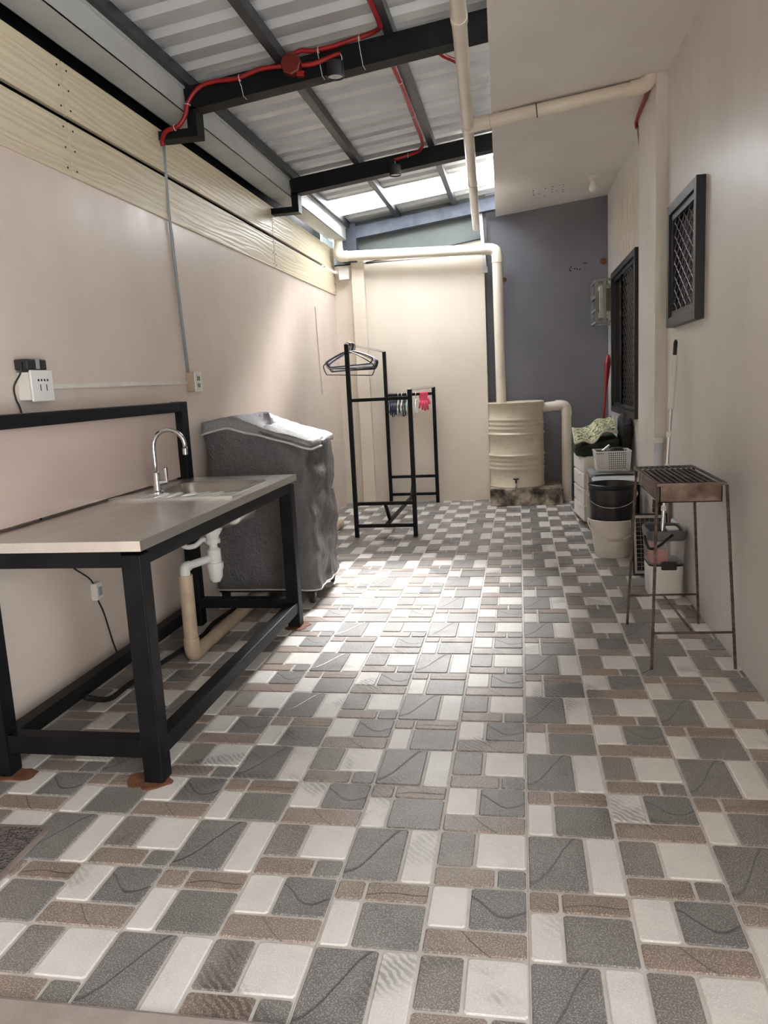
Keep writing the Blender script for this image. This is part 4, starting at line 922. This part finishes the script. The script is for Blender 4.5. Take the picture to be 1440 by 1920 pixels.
tag(MB().tube([(.857, 6.016, 2.99), (.9, 6.012, 2.6), (.915, 6.012, 1.5), (.915, 6.012, .75)], .005, 8).build('corner_wire', pm('brown_wire', (172, 140, 116), (156, 124, 100), 14, .6), None, True), 'thin brown wire down the corner behind the pilaster', 'wire')
for y, lab in ((4.255, 'black cylinder downlight on the rafter beside the round red box'), (6.255, 'black cylinder downlight on the rafter before the roof light')):
    d = thing('downlight', lab, 'downlight', (-.9, y, 2.88), 'black downlights on the rafters')
    MB().lathe([(0, .075), (.044, .075), (.046, .07), (.046, .0), (.040, .0), (.040, .01)], (-.9, y-.028, 2.885), 28).build('housing', black_pl, d, True, 40)
    MB().lathe([(0, .008), (.040, .008), (.040, .012), (0, .012)], (-.9, y-.028, 2.885), 28).build('diffuser', white_pl, d, True, 40)
    MB().box((-.915, y-.02, 2.955), (-.885, y+.05, 2.965)).build('mount', black_pl, d)
vp_ = thing('vent_pipe', 'long cream pipe hung under the rafters beside the white soffit', 'pipe', (-.3, 5.5, 2.85))
pa, pb = V((-.175, 2.2, 3.02)), V((-.394, 8.335, 2.838)); pt = pa.lerp(pb, (5.38-2.2)/6.135)
MB().tube([pa, pb], .037, 20).build('run', pvc, vp_, True, 40)
for t in (.28, .52, .73): c = pa.lerp(pb, t); MB().tube([c, c+(pb-pa).normalized()*.05], .041, 20).build('coupling', pvc, vp_, True, 40)
MB().tube([pt+V((0, -.05, 0)), pt+V((0, .05, 0))], .0415, 20).tube([pt, pt+V((.10, -.006, .011))], .043, 20).build('tee', pvc, vp_, True, 40)
bp = thing('branch_pipe', 'cream branch pipe running across under the white soffit', 'pipe', (.3, 5.4, 2.9))
b0, b1 = pt+V((.10, -.006, .011)), V((.74, 5.335, zs(.74)-.05))
MB().tube([b0, b1], .041, 20).build('run', pvc, bp, True, 40)
for t in (.0, .07): c = b0.lerp(b1, t); MB().tube([c, c.lerp(b1, .045)], .045, 20).build('coupling', pvc, bp, True, 40)
for t in (.04, .36, .98): c = b0.lerp(b1, t); MB().tube([c, c+(b1-b0).normalized()*.006], .0425, 20).build('clamp', black_steel, bp, True, 40)
MB().tube(spline([b1-V((.02, 0, .002)), b1+V((.03, -.003, .004)), b1+V((.075, -.008, .022)), b1+V((.09, -.01, .05)), b1+V((.09, -.01, .075))], 5), .047, 20).build('elbow', pvc, bp, True, 50)
lb_ = thing('ceiling_bulb', 'small bulb in a white ceramic socket on the soffit', 'light bulb', (.70, 7.65, 2.95))
bz = zs(.70); MB().lathe([(0, bz), (.045, bz), (.045, bz-.012), (.028, bz-.02), (.026, bz-.05), (0, bz-.05)], (.70, 7.65, 0), 24).build('socket', offwhite_pl, lb_, True, 40)
MB().lathe([(0, bz-.048), (.018, bz-.05), (.022, bz-.07), (.034, bz-.1), (.03, bz-.125), (.015, bz-.138), (0, bz-.14)], (.70, 7.65, 0), 24).build('bulb', white_pl, lb_, True)
